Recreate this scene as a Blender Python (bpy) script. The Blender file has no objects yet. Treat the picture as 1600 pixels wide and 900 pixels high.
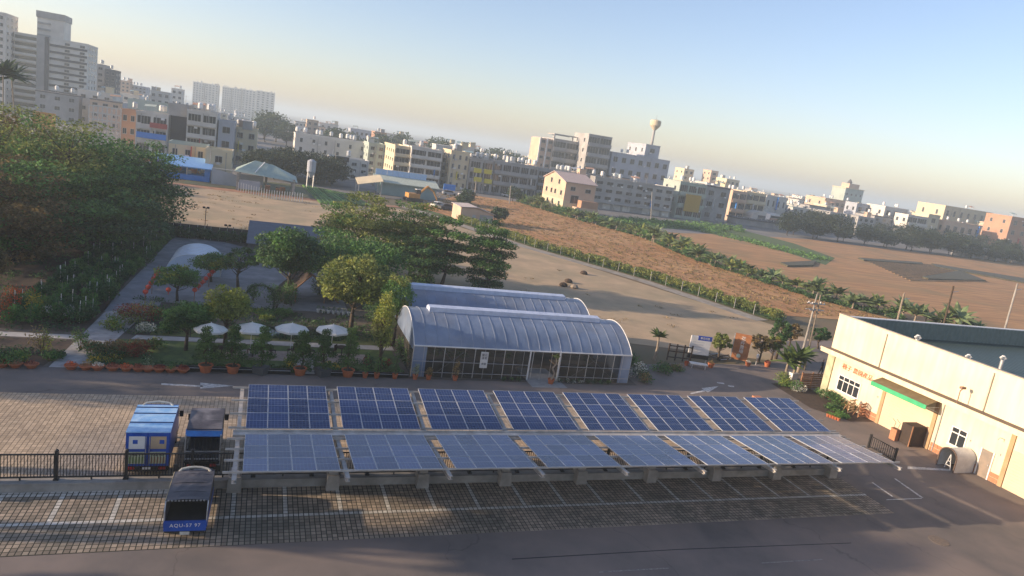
import bpy, math, random
import numpy as np
from mathutils import Vector, Matrix
S = bpy.context.scene
COL = S.collection
R = random.Random(7)
NR = np.random.RandomState(11)
PI = math.pi

# ------------------------------------------------------------------ camera
F = 1090.0; CX, CY = 800.0, 450.0; CH = 16.5
ROLL = math.atan(.155); PITCH = math.atan(220 * math.cos(ROLL) / F); YAW = math.radians(20.621)
cam_d = bpy.data.cameras.new('camera'); cam = bpy.data.objects.new('camera', cam_d); COL.objects.link(cam)
cam_d.sensor_width = 36; cam_d.lens = 36 * F / 1600; cam_d.clip_start = .1; cam_d.clip_end = 20000
cam.matrix_world = (Matrix.Translation((0, 0, CH)) @ Matrix.Rotation(-YAW, 4, 'Z') @
                    Matrix.Rotation(PI / 2 - PITCH, 4, 'X') @ Matrix.Rotation(ROLL, 4, 'Z'))
S.camera = cam

def ray(px, py):
    x, y = px - CX, py - CY
    u = x * math.cos(ROLL) + y * math.sin(ROLL); v = -x * math.sin(ROLL) + y * math.cos(ROLL)
    cp, sp = math.cos(PITCH), math.sin(PITCH)
    r = (u, F * cp - v * sp, -F * sp - v * cp); c, s = math.cos(YAW), math.sin(YAW)
    return Vector((c * r[0] + s * r[1], -s * r[0] + c * r[1], r[2]))
def G(px, py, z=0):                      # survey point: where a sight line meets height z
    r = ray(px, py); t = (z - CH) / r.z; return Vector((0, 0, CH)) + r * t
def DY(px, py, Y):
    r = ray(px, py); return Vector((0, 0, CH)) + r * (Y / r.y)
def DX(px, py, X):
    r = ray(px, py); return Vector((0, 0, CH)) + r * (X / r.x)
def depth(p):
    x = p[0] * math.sin(YAW) + p[1] * math.cos(YAW)
    return x * math.cos(PITCH) + (CH - p[2]) * math.sin(PITCH)
def ppm(p): return F / depth(p)           # photo pixels per metre at a place

# ------------------------------------------------------------------ world, sun, exposure
SUN_AZ = math.radians(-82); SUN_EL = math.radians(14)
w = bpy.data.worlds.new('World'); S.world = w; w.use_nodes = True
nt = w.node_tree; nt.nodes.clear()
sky = nt.nodes.new('ShaderNodeTexSky'); sky.sky_type = 'NISHITA'; sky.sun_disc = False
sky.sun_elevation = SUN_EL; sky.sun_rotation = SUN_AZ; sky.dust_density = 1.0; sky.air_density = 1.0; sky.ozone_density = 2.2; sky.altitude = 0
bg = nt.nodes.new('ShaderNodeBackground'); bg.inputs[1].default_value = .12
ow = nt.nodes.new('ShaderNodeOutputWorld'); wb = nt.nodes.new('ShaderNodeVectorMath'); wb.operation = 'MULTIPLY'; wb.inputs[1].default_value = (1.12, .97, 1.0)   # camera white balance
nt.links.new(sky.outputs[0], wb.inputs[0]); nt.links.new(wb.outputs[0], bg.inputs[0]); nt.links.new(bg.outputs[0], ow.inputs[0])
sl = bpy.data.lights.new('sun', 'SUN'); sl.energy = 4.4; sl.angle = math.radians(.6); sl.color = (1, .77, .55)
so = bpy.data.objects.new('sun', sl); COL.objects.link(so)
sd = Vector((math.sin(SUN_AZ) * math.cos(SUN_EL), math.cos(SUN_AZ) * math.cos(SUN_EL), math.sin(SUN_EL)))
so.rotation_euler = sd.to_track_quat('Z', 'Y').to_euler()
S.view_settings.view_transform = 'Standard'; S.view_settings.look = 'None'; S.view_settings.exposure = 1.02; S.view_settings.gamma = 1
S.render.engine = 'CYCLES'; S.cycles.max_bounces = 6; S.cycles.transparent_max_bounces = 10
S.cycles.volume_bounces = 0

# ------------------------------------------------------------------ materials
MATS = {}
def mat(name, c1, c2=None, rough=.75, scale=2., metal=0, bump=0, bscale=None, island=0, detail=4, spec=.4, wave=None, stain=None, alpha=None, transl=0, emit=None, stretch=None):
    if name in MATS: return MATS[name]
    m = bpy.data.materials.new(name); m.use_nodes = True; MATS[name] = m
    t = m.node_tree; N = t.nodes; L = t.links; b = N['Principled BSDF']; out = N['Material Output']
    b.inputs['Roughness'].default_value = rough; b.inputs['Metallic'].default_value = metal; b.inputs['Specular IOR Level'].default_value = spec
    if c2 is None: c2 = tuple(x * .78 for x in c1)
    geo = N.new('ShaderNodeNewGeometry')
    nz = N.new('ShaderNodeTexNoise'); nz.inputs['Scale'].default_value = scale; nz.inputs['Detail'].default_value = detail; nz.inputs['Roughness'].default_value = .6
    if stretch:                            # (scale x, scale y, scale z, angle): streaks, furrows
        mp = N.new('ShaderNodeMapping'); mp.inputs['Scale'].default_value = stretch[:3]; mp.inputs['Rotation'].default_value = (0, 0, stretch[3]); mp.vector_type = 'TEXTURE' if 0 else 'POINT'; L.new(geo.outputs['Position'], mp.inputs['Vector']); L.new(mp.outputs[0], nz.inputs['Vector'])
    else: L.new(geo.outputs['Position'], nz.inputs['Vector'])
    rp = N.new('ShaderNodeValToRGB'); rp.color_ramp.elements[0].position = .36; rp.color_ramp.elements[1].position = .64
    rp.color_ramp.elements[0].color = (*c2, 1); rp.color_ramp.elements[1].color = (*c1, 1)
    L.new(nz.outputs['Fac'], rp.inputs['Fac']); col = rp.outputs['Color']
    if stain:                              # (colour, scale, amount): large blotches of dirt or wear
        n2 = N.new('ShaderNodeTexNoise'); n2.inputs['Scale'].default_value = stain[1]; n2.inputs['Detail'].default_value = 5; n2.inputs['Distortion'].default_value = .6
        L.new(geo.outputs['Position'], n2.inputs['Vector'])
        r2 = N.new('ShaderNodeMapRange'); r2.inputs[1].default_value = .45; r2.inputs[2].default_value = .68; r2.inputs[4].default_value = stain[2]
        L.new(n2.outputs['Fac'], r2.inputs[0])
        mx = N.new('ShaderNodeMixRGB'); mx.inputs[2].default_value = (*stain[0], 1); L.new(r2.outputs[0], mx.inputs[0]); L.new(col, mx.inputs[1]); col = mx.outputs[0]
    if island:
        mr = N.new('ShaderNodeMapRange'); mr.inputs[3].default_value = 1 - island; mr.inputs[4].default_value = 1 + island
        L.new(geo.outputs['Random Per Island'], mr.inputs[0])
        vm = N.new('ShaderNodeVectorMath'); vm.operation = 'SCALE'; L.new(col, vm.inputs[0]); L.new(mr.outputs[0], vm.inputs['Scale']); col = vm.outputs[0]
    L.new(col, b.inputs['Base Color'])
    if wave:                               # (axis, period m): corrugation
        tc = N.new('ShaderNodeTexCoord'); wv = N.new('ShaderNodeTexWave'); wv.bands_direction = wave[0]; wv.inputs['Scale'].default_value = .31416 / wave[1] * 1.0
        L.new(tc.outputs['Object'], wv.inputs['Vector'])
        bp = N.new('ShaderNodeBump'); bp.inputs['Strength'].default_value = .8; bp.inputs['Distance'].default_value = .05; L.new(wv.outputs['Fac'], bp.inputs['Height']); L.new(bp.outputs[0], b.inputs['Normal'])
    elif bump:
        n3 = N.new('ShaderNodeTexNoise'); n3.inputs['Scale'].default_value = bscale or scale * 6; n3.inputs['Detail'].default_value = 4
        L.new(geo.outputs['Position'], n3.inputs['Vector'])
        bp = N.new('ShaderNodeBump'); bp.inputs['Strength'].default_value = 1; bp.inputs['Distance'].default_value = bump; L.new(n3.outputs['Fac'], bp.inputs['Height']); L.new(bp.outputs[0], b.inputs['Normal'])
    sh = b.outputs[0]
    if transl:
        tr = N.new('ShaderNodeBsdfTranslucent'); L.new(col, tr.inputs[0]); mm = N.new('ShaderNodeMixShader'); mm.inputs[0].default_value = transl
        L.new(sh, mm.inputs[1]); L.new(tr.outputs[0], mm.inputs[2]); sh = mm.outputs[0]
    if alpha is not None:
        tp = N.new('ShaderNodeBsdfTransparent'); mm = N.new('ShaderNodeMixShader'); mm.inputs[0].default_value = alpha
        L.new(tp.outputs[0], mm.inputs[1]); L.new(sh, mm.inputs[2]); sh = mm.outputs[0]
    if emit:
        b.inputs['Emission Color'].default_value = (*emit[0], 1); b.inputs['Emission Strength'].default_value = emit[1]
    L.new(sh, out.inputs['Surface'])
    return m
def leafmat(name, a, b_, isl=.45, tr=.3): return mat(name, a, b_, rough=.6, scale=.7, island=isl, transl=tr, spec=.25)

asphalt = mat('asphalt', (.185, .155, .135), (.125, .112, .102), rough=.92, scale=.35, bump=.006, bscale=60, stain=((.26, .205, .17), .11, .75), detail=9)
def crack(m, sc=.09, wd=.006, amt=.35):
    t = m.node_tree; N = t.nodes; L = t.links; b = N['Principled BSDF']; g = N.new('ShaderNodeNewGeometry'); nz = N.new('ShaderNodeTexNoise'); nz.inputs['Scale'].default_value = .6; nz.inputs['Detail'].default_value = 6
    L.new(g.outputs['Position'], nz.inputs['Vector']); ad = N.new('ShaderNodeVectorMath'); ad.operation = 'MULTIPLY_ADD'; ad.inputs[1].default_value = (2.4, 2.4, 0); L.new(nz.outputs['Color'], ad.inputs[0]); L.new(g.outputs['Position'], ad.inputs[2])
    v = N.new('ShaderNodeTexVoronoi'); v.feature = 'DISTANCE_TO_EDGE'; v.inputs['Scale'].default_value = sc; L.new(ad.outputs[0], v.inputs['Vector']); r = N.new('ShaderNodeMapRange'); r.inputs[1].default_value = 0; r.inputs[2].default_value = wd * sc * 5; r.inputs[3].default_value = amt; r.inputs[4].default_value = 0
    L.new(v.outputs['Distance'], r.inputs[0]); mx = N.new('ShaderNodeMixRGB'); mx.inputs[2].default_value = (.035, .033, .03, 1); src = b.inputs['Base Color'].links[0].from_socket; L.new(r.outputs[0], mx.inputs[0]); L.new(src, mx.inputs[1]); L.new(mx.outputs[0], b.inputs['Base Color'])
crack(asphalt)
concrete = mat('concrete', (.34, .32, .29), (.24, .23, .21), rough=.9, scale=1.5, bump=.004, stain=((.14, .13, .115), .6, .6))
whitepaint = mat('white_road_paint', (.66, .64, .6), (.3, .29, .27), rough=.8, scale=5, detail=8)
white = mat('white_paint', (.72, .71, .68), (.6, .59, .56), rough=.5, scale=1.2)
galv = mat('galvanised_steel', (.5, .5, .49), (.38, .38, .38), rough=.45, metal=.5, scale=3)
blackm = mat('black_metal', (.02, .02, .021), (.012, .012, .013), rough=.5)
rubber = mat('tyre_rubber', (.018, .018, .018), rough=.9)
glass = mat('dark_glass', (.02, .025, .03), (.03, .034, .04), rough=.12, spec=.8)
terra = mat('terracotta', (.42, .13, .055), (.33, .1, .04), rough=.8, scale=5)
greypot = mat('grey_plastic_pot', (.07, .08, .09), rough=.7)
bark = mat('bark', (.09, .065, .045), (.05, .038, .028), rough=.95, scale=6, bump=.02, bscale=14)
palebark = mat('pale_bark', (.3, .25, .19), (.19, .155, .12), rough=.95, scale=5)
wood = mat('weathered_wood', (.3, .15, .075), (.19, .095, .05), rough=.85, scale=4)
darkwood = mat('dark_wood', (.05, .03, .02), (.03, .02, .014), rough=.9, scale=4)
soil = mat('soil', (.075, .05, .035), (.045, .034, .026), rough=.95, scale=3)

# ------------------------------------------------------------------ mesh helpers
class MB:
    def __init__(s): s.v = []; s.f = []; s.m = []
    def add(s, vs, fs, m=0):
        n = len(s.v); s.v += [tuple(v) for v in vs]; s.f += [tuple(i + n for i in f) for f in fs]; s.m += [m] * len(fs); return s
    def box(s, x0, y0, z0, x1, y1, z1, m=0):
        return s.add([(x0,y0,z0),(x1,y0,z0),(x1,y1,z0),(x0,y1,z0),(x0,y0,z1),(x1,y0,z1),(x1,y1,z1),(x0,y1,z1)],
                     [(0,3,2,1),(4,5,6,7),(0,1,5,4),(1,2,6,5),(2,3,7,6),(3,0,4,7)], m)
    def hexa(s, p, m=0):                   # eight corners, bottom ring then top ring
        return s.add(p, [(0,3,2,1),(4,5,6,7),(0,1,5,4),(1,2,6,5),(2,3,7,6),(3,0,4,7)], m)
    def quad(s, a, b, c, d, m=0): return s.add([a, b, c, d], [(0, 1, 2, 3)], m)
    def prism(s, pts, z0, z1, m=0, m2=None):
        n = len(pts); vs = [(p[0], p[1], z0) for p in pts] + [(p[0], p[1], z1) for p in pts]
        s.add(vs, [tuple(range(n - 1, -1, -1))] + [(i, (i + 1) % n, n + (i + 1) % n, n + i) for i in range(n)], m)
        s.add([(p[0], p[1], z1) for p in pts], [tuple(range(n))], m if m2 is None else m2); return s
    def yprism(s, pts, y0, y1, m=0):       # profile (x,z) extruded along y
        n = len(pts); vs = [(p[0], y0, p[1]) for p in pts] + [(p[0], y1, p[1]) for p in pts]
        return s.add(vs, [tuple(range(n)), tuple(range(2 * n - 1, n - 1, -1))] + [(i, n + i, n + (i + 1) % n, (i + 1) % n) for i in range(n)], m)
    def xprism(s, pts, x0, x1, m=0):       # profile (y,z) extruded along x
        n = len(pts); vs = [(x0, p[0], p[1]) for p in pts] + [(x1, p[0], p[1]) for p in pts]
        return s.add(vs, [tuple(range(n - 1, -1, -1)), tuple(range(n, 2 * n))] + [(i, (i + 1) % n, n + (i + 1) % n, n + i) for i in range(n)], m)
    def tube(s, a, b, r0, r1=None, n=6, m=0, cap=True):
        a = Vector(a); b = Vector(b); r1 = r0 if r1 is None else r1; d = (b - a)
        if d.length < 1e-6: return s
        d.normalize(); u = d.orthogonal().normalized(); v = d.cross(u)
        vs = [a + (u * math.cos(2*PI*i/n) + v * math.sin(2*PI*i/n)) * r0 for i in range(n)] + [b + (u * math.cos(2*PI*i/n) + v * math.sin(2*PI*i/n)) * r1 for i in range(n)]
        fs = [(i, (i + 1) % n, n + (i + 1) % n, n + i) for i in range(n)]
        if cap: fs += [tuple(range(n - 1, -1, -1)), tuple(range(n, 2 * n))]
        return s.add(vs, fs, m)
    def path(s, pts, r, n=5, m=0):
        for i in range(len(pts) - 1):
            r0 = r[i] if isinstance(r, (list, tuple)) else r; r1 = r[i + 1] if isinstance(r, (list, tuple)) else r
            s.tube(pts[i], pts[i + 1], r0, r1, n, m)
        return s
    def lathe(s, prof, n=12, c=(0, 0, 0), m=0):
        vs = []; k = len(prof)
        for r, z in prof: vs += [(c[0] + r * math.cos(2*PI*i/n), c[1] + r * math.sin(2*PI*i/n), c[2] + z) for i in range(n)]
        fs = [(j*n+i, j*n+(i+1) % n, (j+1)*n+(i+1) % n, (j+1)*n+i) for j in range(k - 1) for i in range(n)]
        fs += [tuple(range(n - 1, -1, -1)), tuple(range((k-1)*n, k*n))]
        return s.add(vs, fs, m)
    def bar(s, a, b, w=.05, h=.05, m=0):
        a = Vector(a); b = Vector(b); d = (b - a); 
        if d.length < 1e-6: return s
        d.normalize(); up = Vector((0, 0, 1)) if abs(d.z) < .95 else Vector((1, 0, 0))
        u = d.cross(up).normalized() * w / 2; v = u.cross(d).normalized() * h / 2
        return s.hexa([a-u-v, a+u-v, a+u+v, a-u+v, b-u-v, b+u-v, b+u+v, b-u+v], m)
    def build(s, name, mats, parent=None, loc=None, smooth=False, rz=0):
        me = bpy.data.meshes.new(name); me.from_pydata(s.v, [], s.f)
        for m in (mats if isinstance(mats, (list, tuple)) else [mats]): me.materials.append(m)
        if len(me.materials) > 1: me.polygons.foreach_set('material_index', s.m)
        if smooth: me.polygons.foreach_set('use_smooth', [True] * len(me.polygons))
        return link(name, me, parent, loc, rz)
def link(name, me, parent=None, loc=None, rz=0):
    o = bpy.data.objects.new(name, me); COL.objects.link(o)
    if parent: o.parent = parent
    if loc is not None: o.location = loc
    o.rotation_euler.z = rz; return o
def tag(o, label=None, cat=None, group=None, kind=None):
    if label: o['label'] = label
    if cat: o['category'] = cat
    if group: o['group'] = group
    if kind: o['kind'] = kind
    return o
def thing(name, label, cat, loc=(0, 0, 0), rz=0, group=None):
    o = bpy.data.objects.new(name, None); COL.objects.link(o); o.location = loc; o.rotation_euler.z = rz; o.empty_display_size = .2
    return tag(o, label, cat, group)
def kids(o): return KIDS.get(o.name, [])
KIDS = {}
def copy_tree(o, loc, rz=0, label=None, group=None, scale=None):
    c = o.copy(); COL.objects.link(c); c.location = loc; c.rotation_euler.z = rz
    if scale: c.scale = (scale,) * 3
    if label: c['label'] = label
    if group: c['group'] = group
    for ch in list(o.children):
        d = ch.copy(); COL.objects.link(d); d.parent = c
        for g in list(ch.children):
            e = g.copy(); COL.objects.link(e); e.parent = d
    return c
def struct(name, mb, m, loc=None):
    o = mb.build(name, m, None, loc); o['kind'] = 'structure'; return o
def sheet(name, pts, z, m):
    b = MB(); b.add([(p[0], p[1], z) for p in pts], [tuple(range(len(pts)))]); return struct(name, b, m)
def text(s, size, m, parent, loc, rot, depth_=.01, name='lettering', spacing=1.0):
    cu = bpy.data.curves.new(name, 'FONT'); cu.body = s; cu.size = size; cu.extrude = depth_; cu.align_x = 'CENTER'; cu.align_y = 'CENTER'; cu.space_character = spacing; cu.resolution_u = 2
    t = bpy.data.objects.new(name, cu); COL.objects.link(t)
    dg = bpy.context.evaluated_depsgraph_get(); me = bpy.data.meshes.new_from_object(t.evaluated_get(dg)); bpy.data.objects.remove(t)
    me.materials.clear(); me.materials.append(m); o = bpy.data.objects.new(name, me); COL.objects.link(o); o.parent = parent; o.location = loc; o.rotation_euler = rot
    return o

# ------------------------------------------------------------------ foliage
def leaf_mesh(name, clumps, size, mats, parent=None, loc=None, flat=.0, aspect=.55, split=None, seed=0):
    """clumps: (cx,cy,cz, rx,ry,rz, n[, matindex]); many small leaf faces spread through each clump"""
    rs = np.random.RandomState(seed + 5); P = []; Mi = []
    for c in clumps:
        n = int(c[6]); d = rs.normal(size=(n, 3)); d /= np.linalg.norm(d, axis=1)[:, None] + 1e-9
        d *= (rs.rand(n, 1) ** .38); P.append(np.array(c[:3]) + d * np.array(c[3:6])); Mi.append(np.full(n, c[7] if len(c) > 7 else 0))
    P = np.concatenate(P); Mi = np.concatenate(Mi); n = len(P)
    nor = rs.normal(size=(n, 3)); nor[:, 2] += flat * 3; nor /= np.linalg.norm(nor, axis=1)[:, None]
    t = rs.normal(size=(n, 3)); u = np.cross(nor, t); u /= np.linalg.norm(u, axis=1)[:, None]; v = np.cross(nor, u)
    s = size * (.6 + .8 * rs.rand(n, 1)); u = u * s * .5; v = v * s * aspect * .5
    V = np.stack([P - u, P - v * .9, P + u, P + v * .9], 1).reshape(-1, 3)
    me = bpy.data.meshes.new(name); me.vertices.add(4 * n); me.vertices.foreach_set('co', V.ravel())
    me.loops.add(4 * n); me.loops.foreach_set('vertex_index', np.arange(4 * n)); me.polygons.add(n)
    me.polygons.foreach_set('loop_start', np.arange(n) * 4); me.polygons.foreach_set('loop_total', np.full(n, 4))
    for m in (mats if isinstance(mats, (list, tuple)) else [mats]): me.materials.append(m)
    me.polygons.foreach_set('material_index', Mi.astype(np.int32)); me.update(calc_edges=True); me.validate()
    return link(name, me, parent, loc)

L_dark = leafmat('dark_leaves', (0.079, 0.157, 0.049), (0.036, 0.083, 0.036))
L_mid = leafmat('mid_green_leaves', (0.132, 0.254, 0.060), (0.063, 0.143, 0.043))
L_olive = leafmat('olive_leaves', (0.263, 0.284, 0.072), (0.107, 0.152, 0.045))
L_lime = leafmat('yellow_green_leaves', (0.309, 0.324, 0.055), (0.122, 0.190, 0.041))
L_brown = leafmat('brownish_leaves', (0.236, 0.148, 0.059), (0.086, 0.086, 0.035))
L_far = leafmat('far_leaves', (0.052, 0.085, 0.036), (0.033, 0.058, 0.031))
L_belt = leafmat('belt_leaves', (.035, .055, .028), (.018, .03, .018))
L_red = leafmat('red_leaves', (.28, .05, .03), (.16, .04, .025))
L_yellow = leafmat('yellow_flowers', (.55, .4, .05), (.35, .3, .05))
L_pale = leafmat('pale_leaves', (.25, .3, .2), (.14, .2, .12))
L_orange = leafmat('orange_flowers', (.6, .14, .04), (.45, .09, .03))
L_white = leafmat('white_flowers', (.7, .68, .6), (.5, .5, .42))
L_dry = leafmat('dry_leaves', (.3, .22, .1), (.2, .15, .07))

def tree(label, loc, h, r, base=.35, style='round', m=L_mid, n=5000, size=.22, seed=0, name='broadleaf_tree', group=None, trunk_r=None, m2=None, barkm=bark, cat='tree', sy=1.):
    rr = random.Random(seed); t = thing(name, label, cat, loc, 0, group); n = n * (1.7 if style == 'tier' else 1.35); size *= (1.2 if style == 'tier' else 1.1); tr = trunk_r or .035 * h * .55 + .05
    cz = h * (base + 1) / 2; rz = h * (1 - base) / 2; cl = []; tips = []
    if style == 'tier':
        L = max(5, int(h * (1 - base) / .95))
        for i in range(L):
            f = i / (L - 1); z = h * base + f * h * (1 - base) * .97; R_ = r * (.34 + .72 * math.sin(PI * min(1, .22 + f * .68))) * (.85 + .3 * rr.random())
            k = max(4, int(8 * R_ / r + 1)); a0 = rr.random() * 7
            for j in range(k):
                a = a0 + 2 * PI * j / k + rr.uniform(-.25, .25); rad = R_ * rr.uniform(.35, .95)
                c = (rad * math.cos(a), rad * math.sin(a) * sy, z + rr.uniform(-.35, .35) * h * .04); rw = R_ * .44
                cl.append((*c, rw, rw, .06 * h, 1)); tips.append(c)
        flat = .6
    elif style == 'pad':
        for i in range(7):
            f = i / 6; a = rr.random() * 6.28; rad = r * (.75 - .65 * f) * (1 if i < 6 else 0); z = h * (base + (1 - base) * f * .9)
            c = (rad * math.cos(a), rad * math.sin(a), z); cl.append((*c, r * (.6 - .22 * f), r * (.6 - .22 * f), h * .075, 1)); tips.append(c)
            c = (-rad * math.cos(a + .6), -rad * math.sin(a + .6), z - .04 * h); cl.append((*c, r * (.5 - .18 * f), r * (.5 - .18 * f), h * .065, 1)); tips.append(c)
        flat = .4
    else:
        k = 34 if style == 'round' else 22
        for i in range(k):
            z = 1 - 2 * (i + .5) / k; a = i * 2.4 + rr.uniform(-.3, .3); q = math.sqrt(max(0, 1 - z * z)); f = rr.uniform(.55, .86)
            if z < -.6: f *= .6
            c = (r * f * q * math.cos(a), r * sy * f * q * math.sin(a), cz + rz * f * z); g = rr.uniform(.24, .42) * (1 if style == 'round' else .75)
            cl.append((*c, r * g, r * g, max(rz, r * .6) * g * .8, 1)); tips.append(c)
        flat = .3
    vol = [c[3] * c[4] for c in cl]; sv = sum(vol)
    cl = [(*c[:6], max(6, n * v_ / sv * rr.uniform(.7, 1.3)), (1 if (m2 and rr.random() < .3) else 0)) for c, v_ in zip(cl, vol)]
    b = MB(); top = Vector((rr.uniform(-.1, .1) * r, rr.uniform(-.1, .1) * r, h * .86)); p1 = Vector((rr.uniform(-.04, .04) * h, rr.uniform(-.04, .04) * h, h * base * .8))
    b.path([Vector((0, 0, -.05)), p1, (p1 + top) / 2 + Vector((.1, .1, 0)), top], [tr * 1.2, tr * .8, tr * .45, tr * .12], 8)
    o = b.build('trunk', barkm, t, smooth=True)
    b = MB()
    for c in tips[:: (2 if len(tips) > 30 else 1)]:
        c = Vector(c); f = min(.95, max(.15, (c.z - h * .12) / h / 1.05 - .1)); s0 = p1.lerp(top, max(0, (f * h - p1.z) / max(.1, top.z - p1.z)))
        mid = s0.lerp(c, .5) + Vector((0, 0, -.03 * h)); b.path([s0, mid, c], [tr * .35, tr * .2, tr * .06], 5)
    b.build('limbs', barkm, t)
    leaf_mesh('crown', cl, size, [m, m2] if m2 else [m], t, flat=flat, seed=seed)
    return t
def bush(label, loc, r, h, m, n=260, size=.13, seed=0, name='bush', group=None, cat='plant', m2=None, flat=0):
    rr = random.Random(seed * 3 + 1); cl = []
    for i in range(6):
        a = rr.random() * 6.28; q = rr.uniform(.1, .6)
        cl.append((r * q * math.cos(a), r * q * math.sin(a), h * rr.uniform(.35, .72), r * .55, r * .55, h * .36, n / 6, (1 if m2 and i % 2 else 0)))
    cl.append((0, 0, h * .35, r * .7, r * .7, h * .35, n / 5, 0))
    t = thing(name, label, cat, loc, 0, group); leaf_mesh('foliage', cl, size, [m, m2] if m2 else m, t, seed=seed, flat=flat)
    b = MB(); 
    for i in range(4): a = i * 1.6 + seed; b.tube((0, 0, 0), (r * .4 * math.cos(a), r * .4 * math.sin(a), h * .7), .03, .01, 4)
    b.build('stems', bark, t); return t

# ------------------------------------------------------------------ setting: ground
earth = mat('earth', (.19, .13, .075), (.11, .1, .05), rough=.95, scale=.05, stain=((.07, .09, .03), .02, .7))
sand = mat('sandy_ground', (.46, .33, .2), (.33, .25, .155), rough=.95, scale=.25, bump=.02, bscale=3, stain=((.24, .22, .13), .12, .5), detail=8)
brown = mat('stubble_soil', (.48, .24, .09), (.25, .12, .045), rough=.95, scale=1.3, stretch=(1, .12, 1, .22), bump=.05, bscale=4, stain=((.52, .32, .15), .09, .6), detail=8)
brown2 = mat('dry_field_soil', (.46, .25, .1), (.27, .14, .06), rough=.95, scale=.8, stretch=(.1, 1, 1, .1), bump=.05, bscale=3, stain=((.2, .15, .07), .07, .6), detail=8)
redsoil = mat('red_soil', (.4, .2, .11), (.26, .13, .075), rough=.95, scale=.8, bump=.03)
grass = mat('grass_ground', (.09, .14, .035), (.05, .085, .028), rough=.95, scale=1.5, bump=.03, bscale=12)
pathm = mat('gravel_path', (.36, .33, .28), (.25, .23, .2), rough=.95, scale=1.2, bump=.01, stain=((.16, .15, .12), .4, .5))
nursery = mat('nursery_soil', (.12, .1, .08), (.07, .062, .05), rough=.95, scale=.8, stain=((.16, .14, .11), .3, .5))

sheet('ground', [(-9000, -400), (9000, -400), (9000, 9000), (-9000, 9000)], -.06, earth)
sheet('town_ground', [(-500, 175), (160, 170), (400, 260), (900, 330), (900, 2500), (-500, 2500)], -.04, mat('town_paving', (.2, .19, .18), (.13, .125, .12), scale=.1, rough=.95))
sheet('sandy_lot', [(-60, 93), (-60, 147), (14, 147), (28, 150), (44, 112), (61, 67), (61, 50), (20, 60), (4, 93)], -.03, sand)
sheet('nursery_ground', [(-60, 45), (30, 45), (30, 61.5), (20, 62), (4, 92.5), (-60, 92.5)], -.02, nursery)
# stubble field between the diagonal path and the banana row, then the fields right of it
sheet('stubble_field', [(33, 159), (46, 130), (64, 74), (92, 74), (87, 84), (84, 116), (88, 149), (76, 208), (60, 214)], -.02, brown)
sheet('dry_field', [(88, 60), (340, 60), (341, 229), (275, 211), (187, 205), (150, 190), (110, 170), (93, 160), (90, 149), (86, 116), (89, 84), (95, 74)], -.025, brown2)
sheet('grass_strip', [G(1080, 352), G(1150, 357), G(1240, 380), G(1305, 403), G(1290, 414), G(1200, 385), G(1110, 365), G(1060, 356)], -.012, grass)
sheet('grass_verge', [G(920, 338), G(1060, 346), G(1150, 352), G(1150, 360), G(1060, 358), G(960, 352)], -.012, grass)
sheet('red_bank', [(-60, 146), (-10, 146), (14, 146.2), (30, 153), (30, 156), (13, 150), (-10, 150), (-60, 150)], -.01, redsoil)
sheet('crop_ground', [G(285, 286), G(440, 303), G(545, 318), G(560, 306), G(480, 290), G(300, 272)], -.005, mat('crop_rows', (.12, .14, .06), (.09, .085, .05), scale=.3))
# diagonal gravel path with the vine fence beside it
PT = [(17, 152), (29.5, 156.5), (36, 139), (43.7, 113), (54.4, 90.9), (60.5, 70)]
PW = 1.3
for nm, off, wd, z, m in (('gravel_path', 0, 2.6, -.008, pathm), ('vine_verge', 3.1, 2.4, -.006, grass)):
    b = MB(); le = []
    for i, p in enumerate(PT[1:]):
        q = PT[1:][min(i + 1, len(PT) - 2)]; o_ = PT[1:][max(i - 1, 0)]; d = Vector((q[0] - o_[0], q[1] - o_[1])).normalized(); nn = Vector((-d.y, d.x))
        le.append((Vector(p) + nn * (off - wd / 2), Vector(p) + nn * (off + wd / 2)))
    for i in range(len(le) - 1): b.quad((*le[i][0], z), (*le[i][1], z), (*le[i + 1][1], z), (*le[i + 1][0], z))
    struct(nm, b, m)
# yard asphalt
yard = [(-80, -60), (90, -60), (90, 46), (60, 60), (52, 60), (49, 53), (44.5, 51.5), (36, 51), (31, 50), (28.6, 47.5), (28.4, 44.9), (-80, 44.9)]
sheet('asphalt_yard', yard, 0, asphalt)
sheet('entrance_lane', [(49, 53), (52, 60), (75, 64), (75, 58)], .004, asphalt)
# pavers: grass-jointed blocks in two parking strips
pj = mat('paver_joint_soil', (.045, .045, .028), (.03, .028, .02), rough=.95, scale=2)
sheet('paver_bed', [(-30, 25.7), (34.2, 25.9), (34.2, 30.2), (-30, 30.2)], .006, pj)
sheet('paver_bed', [(-30, 31), (33.8, 31), (33.8, 40.9), (-30, 40.9)], .006, mat('paver_joint_upper', (.15, .115, .075), (.1, .08, .055), rough=.95, scale=1))
pv1 = mat('grey_paver', (.36, .285, .21), (.25, .21, .16), rough=.9, scale=.6, island=.3, stain=((.13, .125, .1), .3, .7))
pv2 = mat('tan_paver', (.5, .385, .26), (.38, .295, .205), rough=.9, scale=.4, island=.18, stain=((.27, .245, .21), .12, .8))
pvw = mat('painted_paver', (.6, .58, .52), (.38, .36, .31), rough=.85, scale=4, island=.12)
bays = [G(x, y).x for x, y in ((62, 817), (158, 808), (250, 805), (345, 808), (425, 805), (508, 800))]
bays = [-9.0 + 2.16 * i for i in range(-8, 21)]
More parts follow.
